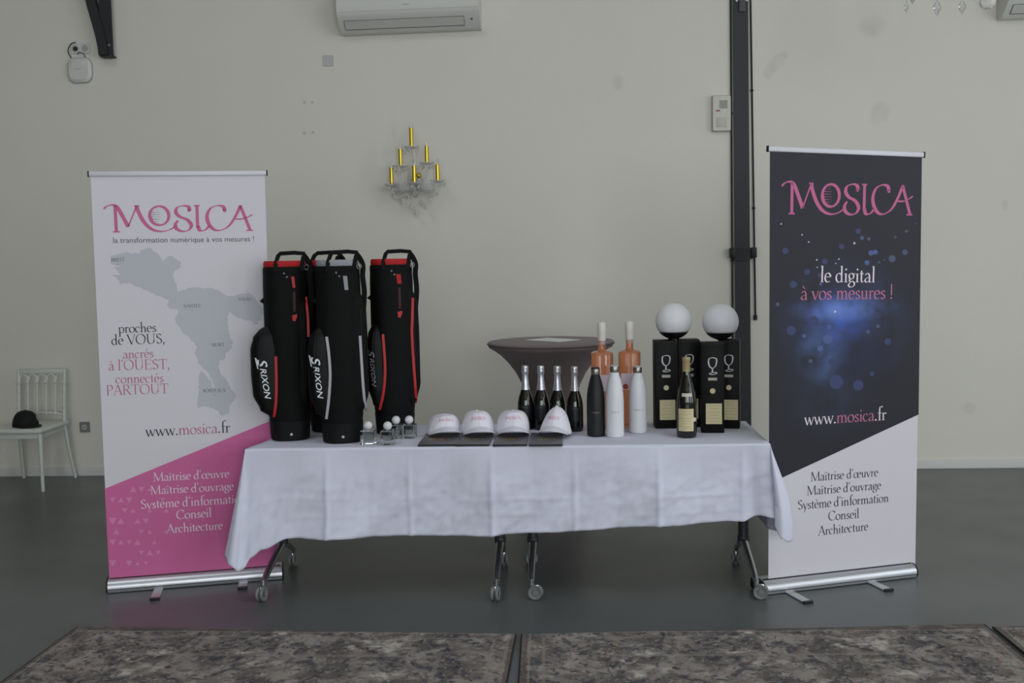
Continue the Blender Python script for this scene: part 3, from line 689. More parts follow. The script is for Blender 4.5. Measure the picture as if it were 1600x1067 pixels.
# --- dark banner, right
RB = Banner((1195, 930), (1430, 902), 'dark blue and white roll-up banner with starry light print, right of the table',
            [(1203, 234), (1440.5, 243), (1430, 888), (1200.5, 916)], [(1200, 232.5), (1443, 242)])
RB.foot(1262, 941); RB.foot(1388, 922)
m_art = mat('night blue light print', (40, 40, 50), .55, spec=.35)
nt, bs = nodes_of(m_art)
tc = nt.nodes.new('ShaderNodeTexCoord'); v = tc.outputs['Object']
nz = nt.nodes.new('ShaderNodeTexNoise'); nz.inputs['Scale'].default_value = 6.5; nz.inputs['Detail'].default_value = 4; nt.links.new(v, nz.inputs['Vector'])
vo = nt.nodes.new('ShaderNodeTexVoronoi'); vo.inputs['Scale'].default_value = 11; nt.links.new(v, vo.inputs['Vector'])
def at_(px, py): q = RB.loc(px, py); return (q[0], RB.PY, q[1])
ramp = math_node(nt, 'SUBTRACT', nz.outputs['Fac'], .30, True)
g1 = blob_mask(nt, v, at_(1322, 505), (.40, 9, .34)); g2 = blob_mask(nt, v, at_(1310, 500), (.19, 9, .17)); g3 = blob_mask(nt, v, at_(1300, 600), (.30, 9, .32)); g4 = blob_mask(nt, v, at_(1318, 482), (.32, 9, .075))
dk = blob_mask(nt, v, at_(1352, 560), (.20, 9, .16), 1.6)
col = mix_col(nt, math_node(nt, 'MULTIPLY', math_node(nt, 'MULTIPLY', g1, ramp), 2.6, True), lin((43, 42, 50)), lin((62, 80, 132)))
col = mix_col(nt, math_node(nt, 'MULTIPLY', math_node(nt, 'MULTIPLY', g3, ramp), 1.5, True), col, lin((58, 72, 100)))
vv = math_node(nt, 'SUBTRACT', 1.0, math_node(nt, 'MULTIPLY', vo.outputs['Distance'], 1.3), True)
col = mix_col(nt, math_node(nt, 'MULTIPLY', math_node(nt, 'MULTIPLY', g2, vv), 1.5, True), col, lin((66, 92, 178)))
col = mix_col(nt, math_node(nt, 'MULTIPLY', g4, math_node(nt, 'MULTIPLY', ramp, 3.2), True), col, lin((104, 132, 206)))
g5 = blob_mask(nt, v, at_(1285, 550), (.16, 9, .17))
col = mix_col(nt, math_node(nt, 'MULTIPLY', math_node(nt, 'MULTIPLY', g5, ramp), 2.4, True), col, lin((92, 118, 172)))
col = mix_col(nt, math_node(nt, 'MULTIPLY', dk, .75), col, lin((38, 40, 58)))
nt.links.new(col, bs.inputs['Base Color'])
RB.shape('night_sky_print', [(1203, 235), (1440.5, 244), (1435.3, 647.5), (1240, 738), (1201.2, 756)], m_art, .0004)
RB.logo((1232.4, 334), (1425.3, 337.2), m_ptxt, 1.12)
m_bok = [mat('bokeh blue', (78, 96, 150), .6), mat('bokeh slate', (74, 88, 118), .6), mat('bokeh pale', (190, 200, 220), .6), mat('bokeh dim', (58, 66, 108), .6)]
def c6b(x, y): return (1180+x/3.954, 210+y/3.954)
def c7b(x, y): return (1180+x/4.104, 480+y/4.104)
bk = [(c6b, x, y, r, k) for x, y, r, k in ((186, 720, 20, 3), (236, 927, 22, 3), (430, 785, 18, 3), (320, 850, 18, 3), (534, 693, 17, 3), (636, 598, 17, 3), (660, 640, 13, 1), (702, 645, 11, 1), (715, 732, 16, 0), (742, 727, 15, 0), (690, 792, 15, 0), (846, 768, 22, 1), (925, 728, 17, 1), (865, 635, 8, 1), (934, 598, 9, 1), (764, 790, 8, 1), (403, 925, 9, 0), (138, 1050, 12, 1), (160, 553, 5, 2), (289, 620, 5, 2), (330, 664, 5, 2), (612, 672, 7, 2), (380, 775, 5, 2), (516, 770, 5, 2), (498, 797, 4, 2), (383, 821, 4, 2), (796, 775, 5, 1), (990, 552, 4, 1), (400, 870, 14, 3))]
bk += [(c7b, x, y, r, k) for x, y, r, k in ((475, 126, 13, 0), (313, 183, 12, 0), (418, 265, 20, 0), (355, 345, 13, 1), (695, 42, 16, 0), (723, 157, 13, 1), (787, 122, 12, 1), (512, 28, 8, 2), (748, 427, 15, 3), (465, 205, 30, 0), (375, 90, 34, 3), (490, 350, 22, 3), (230, 150, 30, 3), (520, 480, 45, 3), (660, 500, 34, 3), (850, 220, 22, 3))]
for j, (fn, x, y, r, k) in enumerate(bk):
    ring = [fn(x+r*math.cos(a*math.pi/8), y+r*math.sin(a*math.pi/8)) for a in range(16)]
    pts = [RB.loc(*q) for q in ring]; yy = RB.PY-.0006-.000004*j
    obj('light_spot', MB().add([(a, yy, b) for a, b in pts], [tuple(range(16))]), m_bok[k], RB.panel, smooth=False, fix=False)
RB.text([('le digital', m_wtxt)], (1282, 440.9), (1366.5, 441.2)); RB.text([('à vos mesures !', m_ptxt)], (1251.6, 468.6), (1394.5, 466.8))
RB.text([('www.', m_wtxt), ('mosica', m_ptxt), ('.fr', m_wtxt)], (1257.5, 664.4), (1384, 656))
for txt, a, b in (("Maîtrise d'œuvre", (1267, 752), (1371.5, 743.9)), ("Maîtrise d'ouvrage", (1261, 773.8), (1376, 763.9)), ("Système d'information", (1246.7, 796.3), (1388, 784)), ('Conseil', (1294.7, 813.3), (1341.8, 809)), ('Architecture', (1279, 836.5), (1356, 828.4))):
    RB.text([(txt, m_dtxt)], a, b)

# ================================================================== TABLES
m_top = mat('grey laminate', (150, 150, 150), .4); m_leg = mat('graphite leg tube', (66, 68, 72), .4, metal=.4)
m_chrome = mat('polished aluminium casting', (176, 178, 180), .22, metal=.9); m_wheel = mat('grey caster tyre', (120, 122, 122), .5); m_dark = mat('dark caster hub', (52, 54, 56), .5)
TX0, TXM, TX1, TY0, TY1, TZ = -1.556, -.285, .943, 4.972, 5.655, .735
T = .7385
def edge_x(y): return lerp_tab([(TY0, TX0), (5.22, TX0+.042), (9, TX0+.042)], y)      # left edge of the joined tops
def folding_table(x0, x1, la, lb, rots, label):
    t = thing('folding_table', label, 'table', ((x0+x1)/2, (TY0+TY1)/2, 0), 0, 'wheeled tables under the cloth')
    cx, cy = t.location.x, t.location.y
    q = [(x0+.002, TY0+.002), (x1-.002, TY0+.002), (x1-.002, TY1-.002), (edge_x(TY1)+.002 if x0 == TX0 else x0+.002, TY1-.002)]
    if x0 == TX0: q.append((edge_x(5.22)+.002, 5.22))
    q = [(a-cx, b-cy) for a, b in q]; n = len(q)
    obj('table_top', MB().add([(a, b, TZ-.025) for a, b in q]+[(a, b, TZ) for a, b in q], [tuple(range(n-1, -1, -1)), tuple(range(n, 2*n))]+[(i, (i+1) % n, n+(i+1) % n, n+i) for i in range(n)]), m_top, t, smooth=False)
    obj('stretcher', MB().box((((la+lb)/2-cx), 0, .66), (abs(lb-la)-.05, .05, .03), bev=.004), m_leg, t)
    i = 0
    for lx in (la, lb):
        x = lx-cx
        lg = obj('leg', MB().tube([(x, 0, .195), (x, 0, .711)], .026, 16), m_leg, t)
        obj('collar', MB().lathe([(.022, .172), (.03, .180), (.03, .205), (.027, .210)], (x, 0, 0), 16), m_dark, lg)
        for s, yw in ((-1, 4.95-cy), (1, 5.535-cy)):
            path = crom([(x, s*.005, .178), (x, s*.05, .172), (x, yw*.72, .118), (x, yw, .082)], 5)
            obj('foot', MB().tube(path, [.023-.009*k/(len(path)-1) for k in range(len(path))], 12), m_chrome, t)
            ca = obj('caster', MB().tube([(x, yw, .1), (x, yw, .052)], .011, 10), m_chrome, t)
            a = R(rots[i]); i += 1
            dx, dy = math.cos(a), math.sin(a)        # rolling direction
            px, py = x-dx*.022, yw-dy*.022
            M = Matrix.Translation((px, py, .036)) @ Matrix.Rotation(math.atan2(dy, dx), 4, 'Z')
            obj('fork', MB().box((0, 0, .012), (.03, .012, .05), bev=.004).xf(M), m_chrome, ca)
            for q in (-1, 1):
                obj('wheel', MB().lathe([(.022, q*.008-.006), (.033, q*.012-.006), (.035, q*.012), (.033, q*.012+.006), (.022, q*.008+.006)], (0, 0, 0), 20, 'y').lathe([(.013, q*.022), (.010, q*.024)], n=12, axis='y').xf(M), m_wheel, ca)
folding_table(TX0, TXM-.002, -1.492, -.358, (80, 85, 82, 100), 'wheeled folding table under the left half of the white cloth')
folding_table(TXM+.002, TX1, -.19, .878, (170, 20, 165, 75), 'wheeled folding table under the right half of the white cloth')

# ------------------------------------------------------------------ tablecloth
m_cloth = mat('white cotton cloth', (219, 221, 237), .85, spec=.15, bump=.12, bscale=260)
def tri_w(x): x = x % 1.0; return abs(2*x-1)
def cloth():
    mb = MB(); zt = .737; o = .004
    x0, x1, y0, y1 = TX0-o, TX1+o, TY0-o, TY1+o
    nx, ny = 60, 14
    per = []   # perimeter: (x, y, outward, kind, s along)
    for k in range(24): per.append((edge_x(y1-(y1-y0)*k/24)-o, y1-(y1-y0)*k/24, (-1, 0), 'L', k/24))
    for k in range(1, 10):
        a = R(180+90*k/10); per.append((x0, y0, (math.cos(a), math.sin(a)), 'CL', k/10))
    nf = 300
    for k in range(nf+1): per.append((x0+(x1-x0)*k/nf, y0, (0, -1), 'F', k/nf))
    for k in range(1, 10):
        a = R(270+90*k/10); per.append((x1, y0, (math.cos(a), math.sin(a)), 'CR', k/10))
    for k in range(1, 24): per.append((x1, y0+(y1-y0)*k/24, (1, 0), 'R', k/24))
    for k in range(40): per.append((x1-(x1-x0)*k/40, y1, (0, 1), 'B', k/40))
    n = len(per); rows = 40; vs = []
    for j in range(rows+1):
        t = j/rows
        for (x, y, (ox, oy), kd, s) in per:
            hang, fl, dx, dy = .42, .03, 0, 0
            if kd == 'F':
                hang = lerp_tab([(0, .575), (.010, .565), (.022, .515), (.04, .48), (.085, .430), (.18, .432), (.45, .432), (.55, .42), (.8, .387), (.945, .366), (.975, .335), (1, .345)], s)
                edge = max(0, 1-s/.105); edr = max(0, 1-(1-s)/.055)
                fl = .012+.080*edge**1.15+.02*edr - .03*math.exp(-((s-.965)/.012)**2)
                dx = -.035*edge*t + .03*edr*t
                xw = (x+1.165)/.397      # pressed folds of the cloth
                dy = -(.030*(tri_w(xw*.5)-.5) + .016*(tri_w(xw)-.5) + .006*math.exp(-(((xw+.5) % 1-.5)/.03)**2))*min(1, t*2.2)
                dy += -.040*noise.noise((x*2.6+.9*t, t*.7, 1.3))*t*(1-edge)
                dy += -.022*noise.noise((x*6.5+2.4*t, t*1.8, 4.1))*min(1, t*2)
                dy += -.0085*noise.noise((x*14+5*t, t*6+x*4, 7.7))*min(1, t*2) - .004*noise.noise((x*30+8*t, t*12, 2.2))*min(1, t*2)
                dy += -.005*math.exp(-((t-.62-.05*(x-.2))/.02)**2)*max(0, .4+noise.noise((x*2.5, 0, 9))) - .005*math.exp(-((t-.80-.06*math.sin(x*2))/.02)**2)*max(0, .3+noise.noise((x*2.2, 5, 9)))
            elif kd == 'CL':
                hang = lerp_tab([(0, .47), (.4, .51), (.75, .54), (1, .575)], s); fl = lerp_tab([(0, .04), (.4, .105), (.7, .115), (1, .092)], s)
                dx = -.02*t
            elif kd == 'CR':
                hang = lerp_tab([(0, .345), (.22, .43), (.5, .452), (.8, .445), (1, .42)], s); fl = lerp_tab([(0, .035), (.25, .10), (.65, .108), (1, .075)], s)*math.sin(min(1, t*1.15)*math.pi/2)**1.2/max(t, .001)**1.05
            elif kd == 'L':
                hang = .47-.05*(1-s); fl = lerp_tab([(0, .004), (.66, .0), (.8, .02), (1, .04)], s)
            elif kd == 'R':
                hang = .42; fl = lerp_tab([(0, .06), (.07, .0), (.5, -.004), (1, .0)], s)
            else:
                hang = .41; fl = .02+.02*math.sin(s*37)*t
            r = .012
            drop_ = hang*t
            out = fl*(t**1.05)
            if kd in 'CLCR' and kd not in 'LRFB': out += .006*math.sin(s*9)*t
            zz = zt-drop_ + .0015*noise.noise((x*8, y*8, t*3))
            vs.append((x+ox*out+dx, y+oy*out+dy, zz))
    fs = [(j*n+i, j*n+(i+1) % n, (j+1)*n+(i+1) % n, (j+1)*n+i) for j in range(rows) for i in range(n)]
    mb.add(vs, fs)
    return mb, n
mb, nper = cloth()
# top sheet: fan of the first perimeter ring through a slightly creased grid
top = MB()
top.grid(90, 26, lambda u, v: (lambda yy: (edge_x(yy)-.004+(TX1+.004-edge_x(yy)+.004)*u, yy, .737))(TY0-.004+(TY1-TY0+.008)*v))
mb.add(top.v, top.f)
cl = obj('tablecloth', mb, m_cloth, solid=.0016, ang=1.2)
tag(cl, 'long white cotton tablecloth draped over the two wheeled tables', 'tablecloth')

# ================================================================== ON THE TABLE
def base_at(px, py, rad=0.0, z=T):
    P = onz(px, py, z); d = Vector((P.x, P.y, 0)).normalized()*rad
    return Vector((P.x+d.x, P.y+d.y, z))

# ------------------------------------------------------------------ golf bags
m_bag = mat('black bag nylon', (9, 9, 10), .65, spec=.2, bump=.25, bscale=220)
m_bag2 = mat('black coated panel', (8, 8, 9), .5, spec=.25)
m_rub = mat('black rubber foot', (14, 14, 16), .6, spec=.25)
m_web = mat('black webbing', (10, 10, 11), .7, spec=.2)
m_red = mat('red piping', (186, 30, 34), .5); m_redp = mat('red padding', (176, 22, 26), .7, bump=.3, bscale=160)
m_gry = mat('grey piping', (172, 172, 176), .5); m_gryp = mat('grey padding', (146, 150, 156), .7, bump=.3, bscale=160)
m_eye = mat('gunmetal eyelet', (84, 84, 88), .4, metal=.5)
m_wht = mat('white print', (226, 228, 232), .5)
m_silv = mat('silver grey print', (150, 152, 160), .4)
class BagShape:
    def __init__(s, lw, lc, rw, rc):
        s.lw, s.lc, s.rw, s.rc = lw, lc, rw, rc
        s.zl = [(.115, .02), (.16, .62), (.24, .95), (.34, 1.0), (.46, .99), (.53, .82), (.565, .45), (.585, .05)]
        s.zr = [(.12, .02), (.17, .7), (.26, 1.0), (.5, 1.0), (.66, .95), (.74, .6), (.78, .05)]
    def body_r(s, z): return lerp_tab([(.09, .100), (.16, .108), (.5, .111), (.8, .110), (.86, .107)], z)
    def body_y(s, x, z):
        r = s.body_r(z); q = abs(x)/r
        return -r*1.0*(max(0, 1-q**2.6))**(1/2.6) if q < 1 else 9
    def pocket(s, side, z):
        w, c, tab = (s.lw, s.lc, s.zl) if side < 0 else (s.rw, s.rc, s.zr)
        k = lerp_tab(tab, z); return side*c, w*k, .052*k**.5 if k > 0 else 0
    def front(s, x, z):
        y = s.body_y(x, z)
        for side in (-1, 1):
            c, w, d = s.pocket(side, z)
            if w > .004 and abs(x-c) < w: y = min(y, -.048-d*(1-(abs(x-c)/w)**2.8)**(1/2.8))
        return y if y < 5 else -.02
def golf_bag(label, loc, rz, pad, pipe, txt_m, shape, lpipe, rpipe, txt, tongue):
    S = BagShape(*shape)
    t = thing('golf_bag', label, 'golf bag', loc, rz, 'stand golf bags on the table')
    bd = MB(); prof = [.085, .10, .13, .2, .35, .5, .65, .78, .84, .855, .872]
    def sect(u, v, zz):
        i = v*(len(zz)-1); z = zz[int(round(i))]; a = 2*math.pi*u; r = S.body_r(z)
        if z > .86: r *= .985
        ca, sa = math.cos(a), math.sin(a); q = (abs(ca)**2.6+abs(sa)**2.6)**(-1/2.6)
        return (r*q*ca, r*q*sa, z)
    bd.grid(36, len(prof), lambda u, v: sect(u, v, prof), wrap=True)
    obj('body', bd, m_bag, t)
    obj('base_cup', MB().lathe([(.090, 0), (.097, .006), (.099, .03), (.103, .09), (.104, .10), (.098, .104)], n=36, sq=2.5), m_rub, t)
    obj('base_stud', MB().lathe([(.007, 0), (.005, .004)], (.004, -.1015, .035), 10, 'y'), m_bolt, t)
    for side in (-1, 1):
        tab = S.zl if side < 0 else S.zr
        zs = [tab[0][0]+(tab[-1][0]-tab[0][0])*k/24 for k in range(25)]
        pk = MB()
        def ps(u, v):
            z = zs[int(round(v*24))]; c, w, d = S.pocket(side, z); a = 2*math.pi*u; ca, sa = math.cos(a), math.sin(a); q = (abs(ca)**2.8+abs(sa)**2.8)**(-1/2.8)
            return (c+w*q*ca, -.048+max(d, .002)*q*sa, z)
        pk.grid(30, 25, ps, wrap=True)
        po = obj('side_pocket', pk, m_bag2 if side < 0 else m_bag, t)
        obj('zip', MB().tube([(S.pocket(side, z)[0]+side*S.pocket(side, z)[1]*.55, S.front(S.pocket(side, z)[0]+side*S.pocket(side, z)[1]*.55, z)-.001, z) for z in [tab[2][0]+(tab[-3][0]-tab[2][0])*k/10 for k in range(11)]], .0022, 6), m_black, po)
    for pth in (lpipe, rpipe):
        pts = [(v.x, S.front(v.x, v.z)-.0015, v.z) for v in crom([(x, 0, z) for x, z in pth], 6)]
        obj('piping', MB().tube(pts, .0065, flat=(.013, .005), up=(0, 1, 0)), pipe, t)
    # padded collar, mouth and dividers
    cr = MB()
    cr.grid(36, 7, lambda u, v: (lambda a, zz, rr: (lambda q: (rr*q*math.cos(a), rr*q*math.sin(a), zz))((abs(math.cos(a))**2.6+abs(math.sin(a))**2.6)**(-1/2.6)))(2*math.pi*u, (.866, .878, .892, .902, .902, .892, .85)[int(round(v*6))], (.100, .104, .104, .099, .092, .088, .086)[int(round(v*6))]), wrap=True)
    obj('collar', cr, pad, t)
    obj('club_divider', MB().box((0, 0, .862), (.165, .008, .03)).box((0, .0, .862), (.008, .165, .03)), m_web, t)
    obj('collar_band', MB().lathe([(.1075, .835), (.1085, .84), (.1085, .862), (.107, .866)], n=36, sq=2.6, cap=False), m_web, t)
    # lift handle, strap and hardware
    hp = [(-.045, -.100, .845), (-.043, -.100, .885), (-.030, -.080, .925), (-.018, -.062, .938), (.05, -.06, .941), (.098, -.055, .936), (.092, -.07, .915), (.085, -.08, .88), (.080, -.085, .85)]
    obj('lift_handle', MB().tube(hp, .01, flat=(.020, .009), up=(0, 1, 0)), m_web, t)
    sp = crom([(.094, -.058, .93), (.112, -.05, .905), (.125, -.045, .87), (.122, -.04, .82), (.128, -.03, .74), (.12, -.02, .64), (.115, 0, .56)], 5)
    st = obj('shoulder_strap', MB().tube(sp, .01, flat=(.026, .008), up=(0, 1, 0)), m_web, t)
    obj('buckle', MB().tube([(.106+.011*math.cos(a*math.pi/5), -.062, .868+.013*math.sin(a*math.pi/5)) for a in range(10)], .0022, 6, closed=True), m_bolt, st)
    # front tongue, patch, eyelets, strap on the left
    tm, x0, x1, z0, z1 = tongue
    tq = [(x0, z1), (x1, z1), (x1+.004, z0), (x0+.006, z0)]
    obj('front_tongue', MB().add([(x, S.front(x, z)-.003, z) for x, z in tq]+[(x, S.front(x, z)+.001, z) for x, z in tq], [(0, 1, 2, 3), (0, 4, 5, 1), (1, 5, 6, 2), (2, 6, 7, 3), (3, 7, 4, 0)]), tm, t, smooth=False)
    if tm is not m_gryp:
        xc = (x0+x1)/2+.004
        q8 = [(xc-.013, .632), (xc+.012, .636), (xc+.010, .62), (xc+.004, .612), (xc+.003, .602), (xc-.011, .604)]
        obj('logo_patch', MB().poly([(x, S.front(x, z)-.0015, z) for x, z in q8]), m_red, t, smooth=False, fix=False)
        obj('faded_stripe', MB().add([(x, S.front(x, z)-.001, z) for x, z in ((xc-.006, .65), (xc+.006, .65), (xc+.006, z0-.02), (xc-.006, z0-.02))], [(0, 1, 2, 3)]), mat('dark red stripe', (60, 14, 18), .6), t, smooth=False, fix=False)
    for ex in (-.004, .010):
        obj('eyelet', MB().lathe([(.005, 0), (.004, .003)], (ex, S.front(ex, .825)-.004, .822+.018*(ex < 0)), 10, 'y'), m_eye, t)
    obj('side_tab', MB().add([(-.104, -.03, .725), (-.104, -.03, .685), (-.128, -.03, .703), (-.104, -.02, .725), (-.104, -.02, .685), (-.128, -.02, .703)], [(0, 1, 2), (5, 4, 3), (0, 3, 4, 1), (1, 4, 5, 2), (2, 5, 3, 0)]), m_web, t, smooth=False)
    for s_ in (-1, 1):
        obj('stand_leg', MB().tube([(s_*.05, .108, .82), (s_*.075, .112, .13)], .006, 8), m_black, t)
    # maker's name running down the left pocket
    if txt:
        xa, za, xb, zb, hh = txt
        d = Vector((xb-xa, zb-za)); L = d.length; d.normalize(); nrm = Vector((-d.y, d.x))
        lm_ = MB()
        for word, k0, k1, hs_, dn in (('S', -.06, .165, 1.3, .006), ('RIXON', .175, 1.0, .85, 0)):
            vs, fs, w = sans(word, shear=.28, bold=.012)
            def tp(a, b):
                p_ = Vector((xa, za))+d*((k0+(k1-k0)*a/w)*L)+nrm*(b/.73*hh*hs_-dn); return (p_.x, S.front(p_.x, p_.y)-.0018, p_.y)
            lm_.add([tp(a, b) for a, b in vs], fs)
        lt = obj('lettering', lm_, txt_m, t, smooth=False, fix=False)
        sw = [(-.018, .003), (.036, .003), (.032, .008), (-.024, .012)]
        obj('lettering_swoosh', MB().add([(lambda p_: (p_.x, S.front(p_.x, p_.y)-.0016, p_.y))(Vector((xa, za))+d*a-nrm*(b+.004)) for a, b in sw], [(3, 2, 1, 0)]), txt_m, t, smooth=False, fix=False)
    return t
golf_bag('black golf bag with red collar and red stripe, nearest the white banner', base_at(454.5, 689.5, .10), R(15), m_redp, m_red, m_wht,
         (.098, .085, .066, .050), [(-.058, .43), (-.06, .30), (-.066, .2), (-.078, .125)], [(.098, .72), (.104, .62), (.104, .52)], (-.142, .405, -.117, .215, .036), (m_red, .030, .045, .768, .823))
golf_bag('black golf bag with grey collar and grey stripes, in front of another bag', base_at(536, 693.5, .10), R(11), m_gryp, m_gry, m_wht,
         (.082, .078, .066, .072), [(-.060, .53), (-.052, .45), (-.049, .34), (-.060, .22), (-.075, .125)], [(.101, .53), (.105, .4), (.109, .28), (.118, .15)], (-.132, .42, -.112, .225, .033), (m_gryp, .028, .048, .755, .823))
golf_bag('black golf bag with red collar mostly hidden behind the grey-collared bag', base_at(517, 676, .10), R(-6), m_redp, m_red, m_wht,
         (.070, .075, .066, .05), [(-.058, .43), (-.06, .30), (-.078, .125)], [(.098, .72), (.104, .62), (.104, .52)], None, (m_red, .030, .045, .768, .823))
golf_bag('black golf bag with red collar and two long red stripes, nearest the table middle', base_at(618, 679, .10), R(13), m_redp, m_red, m_silv,
         (.060, .078, .066, .068), [(-.056, .52), (-.050, .36), (-.058, .24), (-.082, .13)], [(.102, .70), (.095, .58), (.092, .52), (.097, .35), (.108, .15)], (-.128, .43, -.116, .25, .024), (m_redp, .018, .042, .775, .823))

# ------------------------------------------------------------------ crystal cubes with golf balls
m_cube = mat('clear crystal', (238, 244, 242), .0, trans=1.0, ior=1.5)
m_ballw = mat('white golf ball', (232, 232, 236), .35, bump=.5, bscale=300)
cube_src = ball_src = None
for px, py, rz, side, la, lb in ((576, 695, -4, .066, 'clear crystal cube with ball, in front beside the grey golf bag', 'white golf ball on the crystal cube beside the grey golf bag'),
                       (606.5, 695.5, 3, .064, 'clear crystal cube with ball, in front, second from the golf bags', 'white golf ball on the second crystal cube of the front row'),
                       (619.5, 685.5, 5, .066, 'clear crystal cube in the rear row beside the last golf bag', 'white golf ball on the rear cube in front of the last golf bag'),
                       (640, 685, -3, .064, 'clear crystal cube in the rear row, nearest the white caps', 'white golf ball on the rear cube nearest the white caps')):
    p = base_at(px, py, side/2)
    if cube_src is None:
        cube_src = thing('crystal_cube', la, 'glass cube', p, R(rz), 'crystal cubes')
        obj('block', MB().box((0, 0, .034), (.066, .066, .068), bev=.002, seg=1), m_cube, cube_src, smooth=False)
        obj('engraved_plate', MB().box((0, .0, .03), (.036, .003, .022)), mat('frosted engraving', (150, 152, 152), .6), cube_src)
        ball_src = tag(obj('golf_ball', MB().sphere((0, 0, .0214), .0214, 28, 18), m_ballw), lb, 'golf ball', 'golf balls on crystal cubes')
        ball_src.location = p+Vector((0, 0, .0685))
    else:
        q = dup(cube_src, p, R(rz), la); q['label'] = la
        b_ = dup(ball_src, p+Vector((0, 0, .0685)), 1.3*rz, lb)

# ------------------------------------------------------------------ flat boxes and caps
m_slab = mat('dark grey card', (98, 97, 105), .4); m_slabe = mat('black card edge', (24, 24, 27), .5); m_goldp = mat('gold print', (190, 154, 84), .4)
m_cap = mat('white cotton twill', (232, 230, 240), .85, spec=.15, bump=.15, bscale=300)
m_under = mat('white visor lining', (214, 212, 222), .85)
m_cappink = mat('pink embroidery', (222, 130, 160), .7); m_stitch = mat('off white stitching', (206, 204, 214), .85)
def flat_box(px0, px1, label):
    a, b = onz(px0, 698, T), onz(px1, 698, T); w = b.x-a.x
    t = thing('flat_box', label, 'box', ((a.x+b.x)/2, a.y+.005, T), 0, 'flat dark boxes under the caps')
    obj('case', MB().box((0, .16, .007), (w, .32, .012), bev=.002), m_slab, t)
    obj('black_edge', MB().box((0, -.001, .0055), (w, .003, .010)), m_slabe, t)
    ql, wl = roman('MOSICA'); s_ = w*.56/wl
    obj('gold_lettering', wrap_quads([f for _, fs in ql for f in fs], lambda x, y: ((x-wl/2)*s_, .085+y*s_*4.2, .0134)), m_goldp, t, smooth=False, fix=False)
    return t
def cap(loc, rz, label, peak=0.0, lean=0.0, h=.112, rx=.083, ry=.094):
    t = thing('baseball_cap', label, 'cap', loc, rz, 'white caps in a row')
    def zb(a):   # a: angle from the front
        return .046*max(0, math.cos(1.25*a))**1.1 if abs(a) < 1.25 else 0
    def surf(a, v, off=0.0):
        f = v*math.pi/2
        r = math.cos(f)**.45*(1-peak) + max(0, 1-v)**.8*(1+.02*v)*peak
        z0 = zb(a)*(1-v); hh = h*(1+.32*peak)
        z = z0 + hh*(math.sin(f)**1.0*(1-peak)+v**.97*peak)
        x = (rx+off)*r*math.sin(a) + lean*z*(1 if not peak else .6); y = -(ry+off)*r*math.cos(a)
        k = .004*noise.noise((math.sin(a)*2.2+loc.x*9, math.cos(a)*2.2, v*2.5))
        return (x+k, y+k, z+(off*.4))
    obj('crown', MB().grid(48, 16, lambda u, v: surf(2*math.pi*u-math.pi, v), wrap=True), m_cap, t, solid=.002, ang=1.2)
    vs = MB()
    def vz(u, v):
        a = (u-.5)*2*1.12; x, y, z = surf(a, 0)
        ext = .070*math.cos(a*1.15)**.8
        return (x*(1+.10*v), y-ext*v, zb(a)-.010*v*math.cos(a)**2 + .001)
    vs.grid(29, 9, vz)
    vo_ = obj('visor', vs, m_cap, t, solid=.004, ang=1.2)
    sm = MB()
    for k in (.35, .7): sm.tube([Vector(vz(i/28, k))+Vector((0, -.0005, .0022)) for i in range(1, 28)], .0007, 5)
    obj('visor_stitching', sm, m_stitch, vo_)
    tip = surf(0, 1.0)
    obj('top_button', MB().sphere((tip[0], tip[1], tip[2]+.001), (.0075, .0075, .005), 12, 8), m_cap, t)
    se = MB()
    for a in (0, math.pi/3, -math.pi/3, 2*math.pi/3, -2*math.pi/3, math.pi): se.tube([surf(a, k/12, .0012) for k in range(13)], .0008, 5)
    obj('panel_seams', se, m_stitch, t)
    q = wordmark(); W_ = .075
    def tx(x, y):
        k = (x/972-.5); return surf(k*W_/rx*1.05, .30+(y/185)*.15, .0022)
    obj('pink_lettering', wrap_quads(q, tx), m_cappink, t, smooth=False, fix=False)
    return t
for k, (a, b, cx, cy, rz, pk, ln, h, words) in enumerate(((653, 712, 692.5, 678.5, 14, 0, .10, .095, ('leftmost, nearest the crystal cubes', 'leftmost white cap, beside the crystal cubes')),
                                                  (711.5, 764, 747.5, 678.5, 10, .12, -.05, .110, ('second from the crystal cubes', 'white cap second from the crystal cubes')),
                                                  (770, 823, 802, 678, 4, 0, .0, .112, ('third from the crystal cubes', 'white cap third from the crystal cubes, with rounded crown')),
                                                  (826.5, 879, 868, 678, -12, .62, .12, .112, ('under the pointed cap', 'rightmost white cap, with a pointed collapsed crown')))):
    flat_box(a, b, 'flat dark grey box with gold lettering, ' + words[0])
    cap(base_at(cx, cy, .03, T+.015), R(rz), words[1], pk, ln, h)

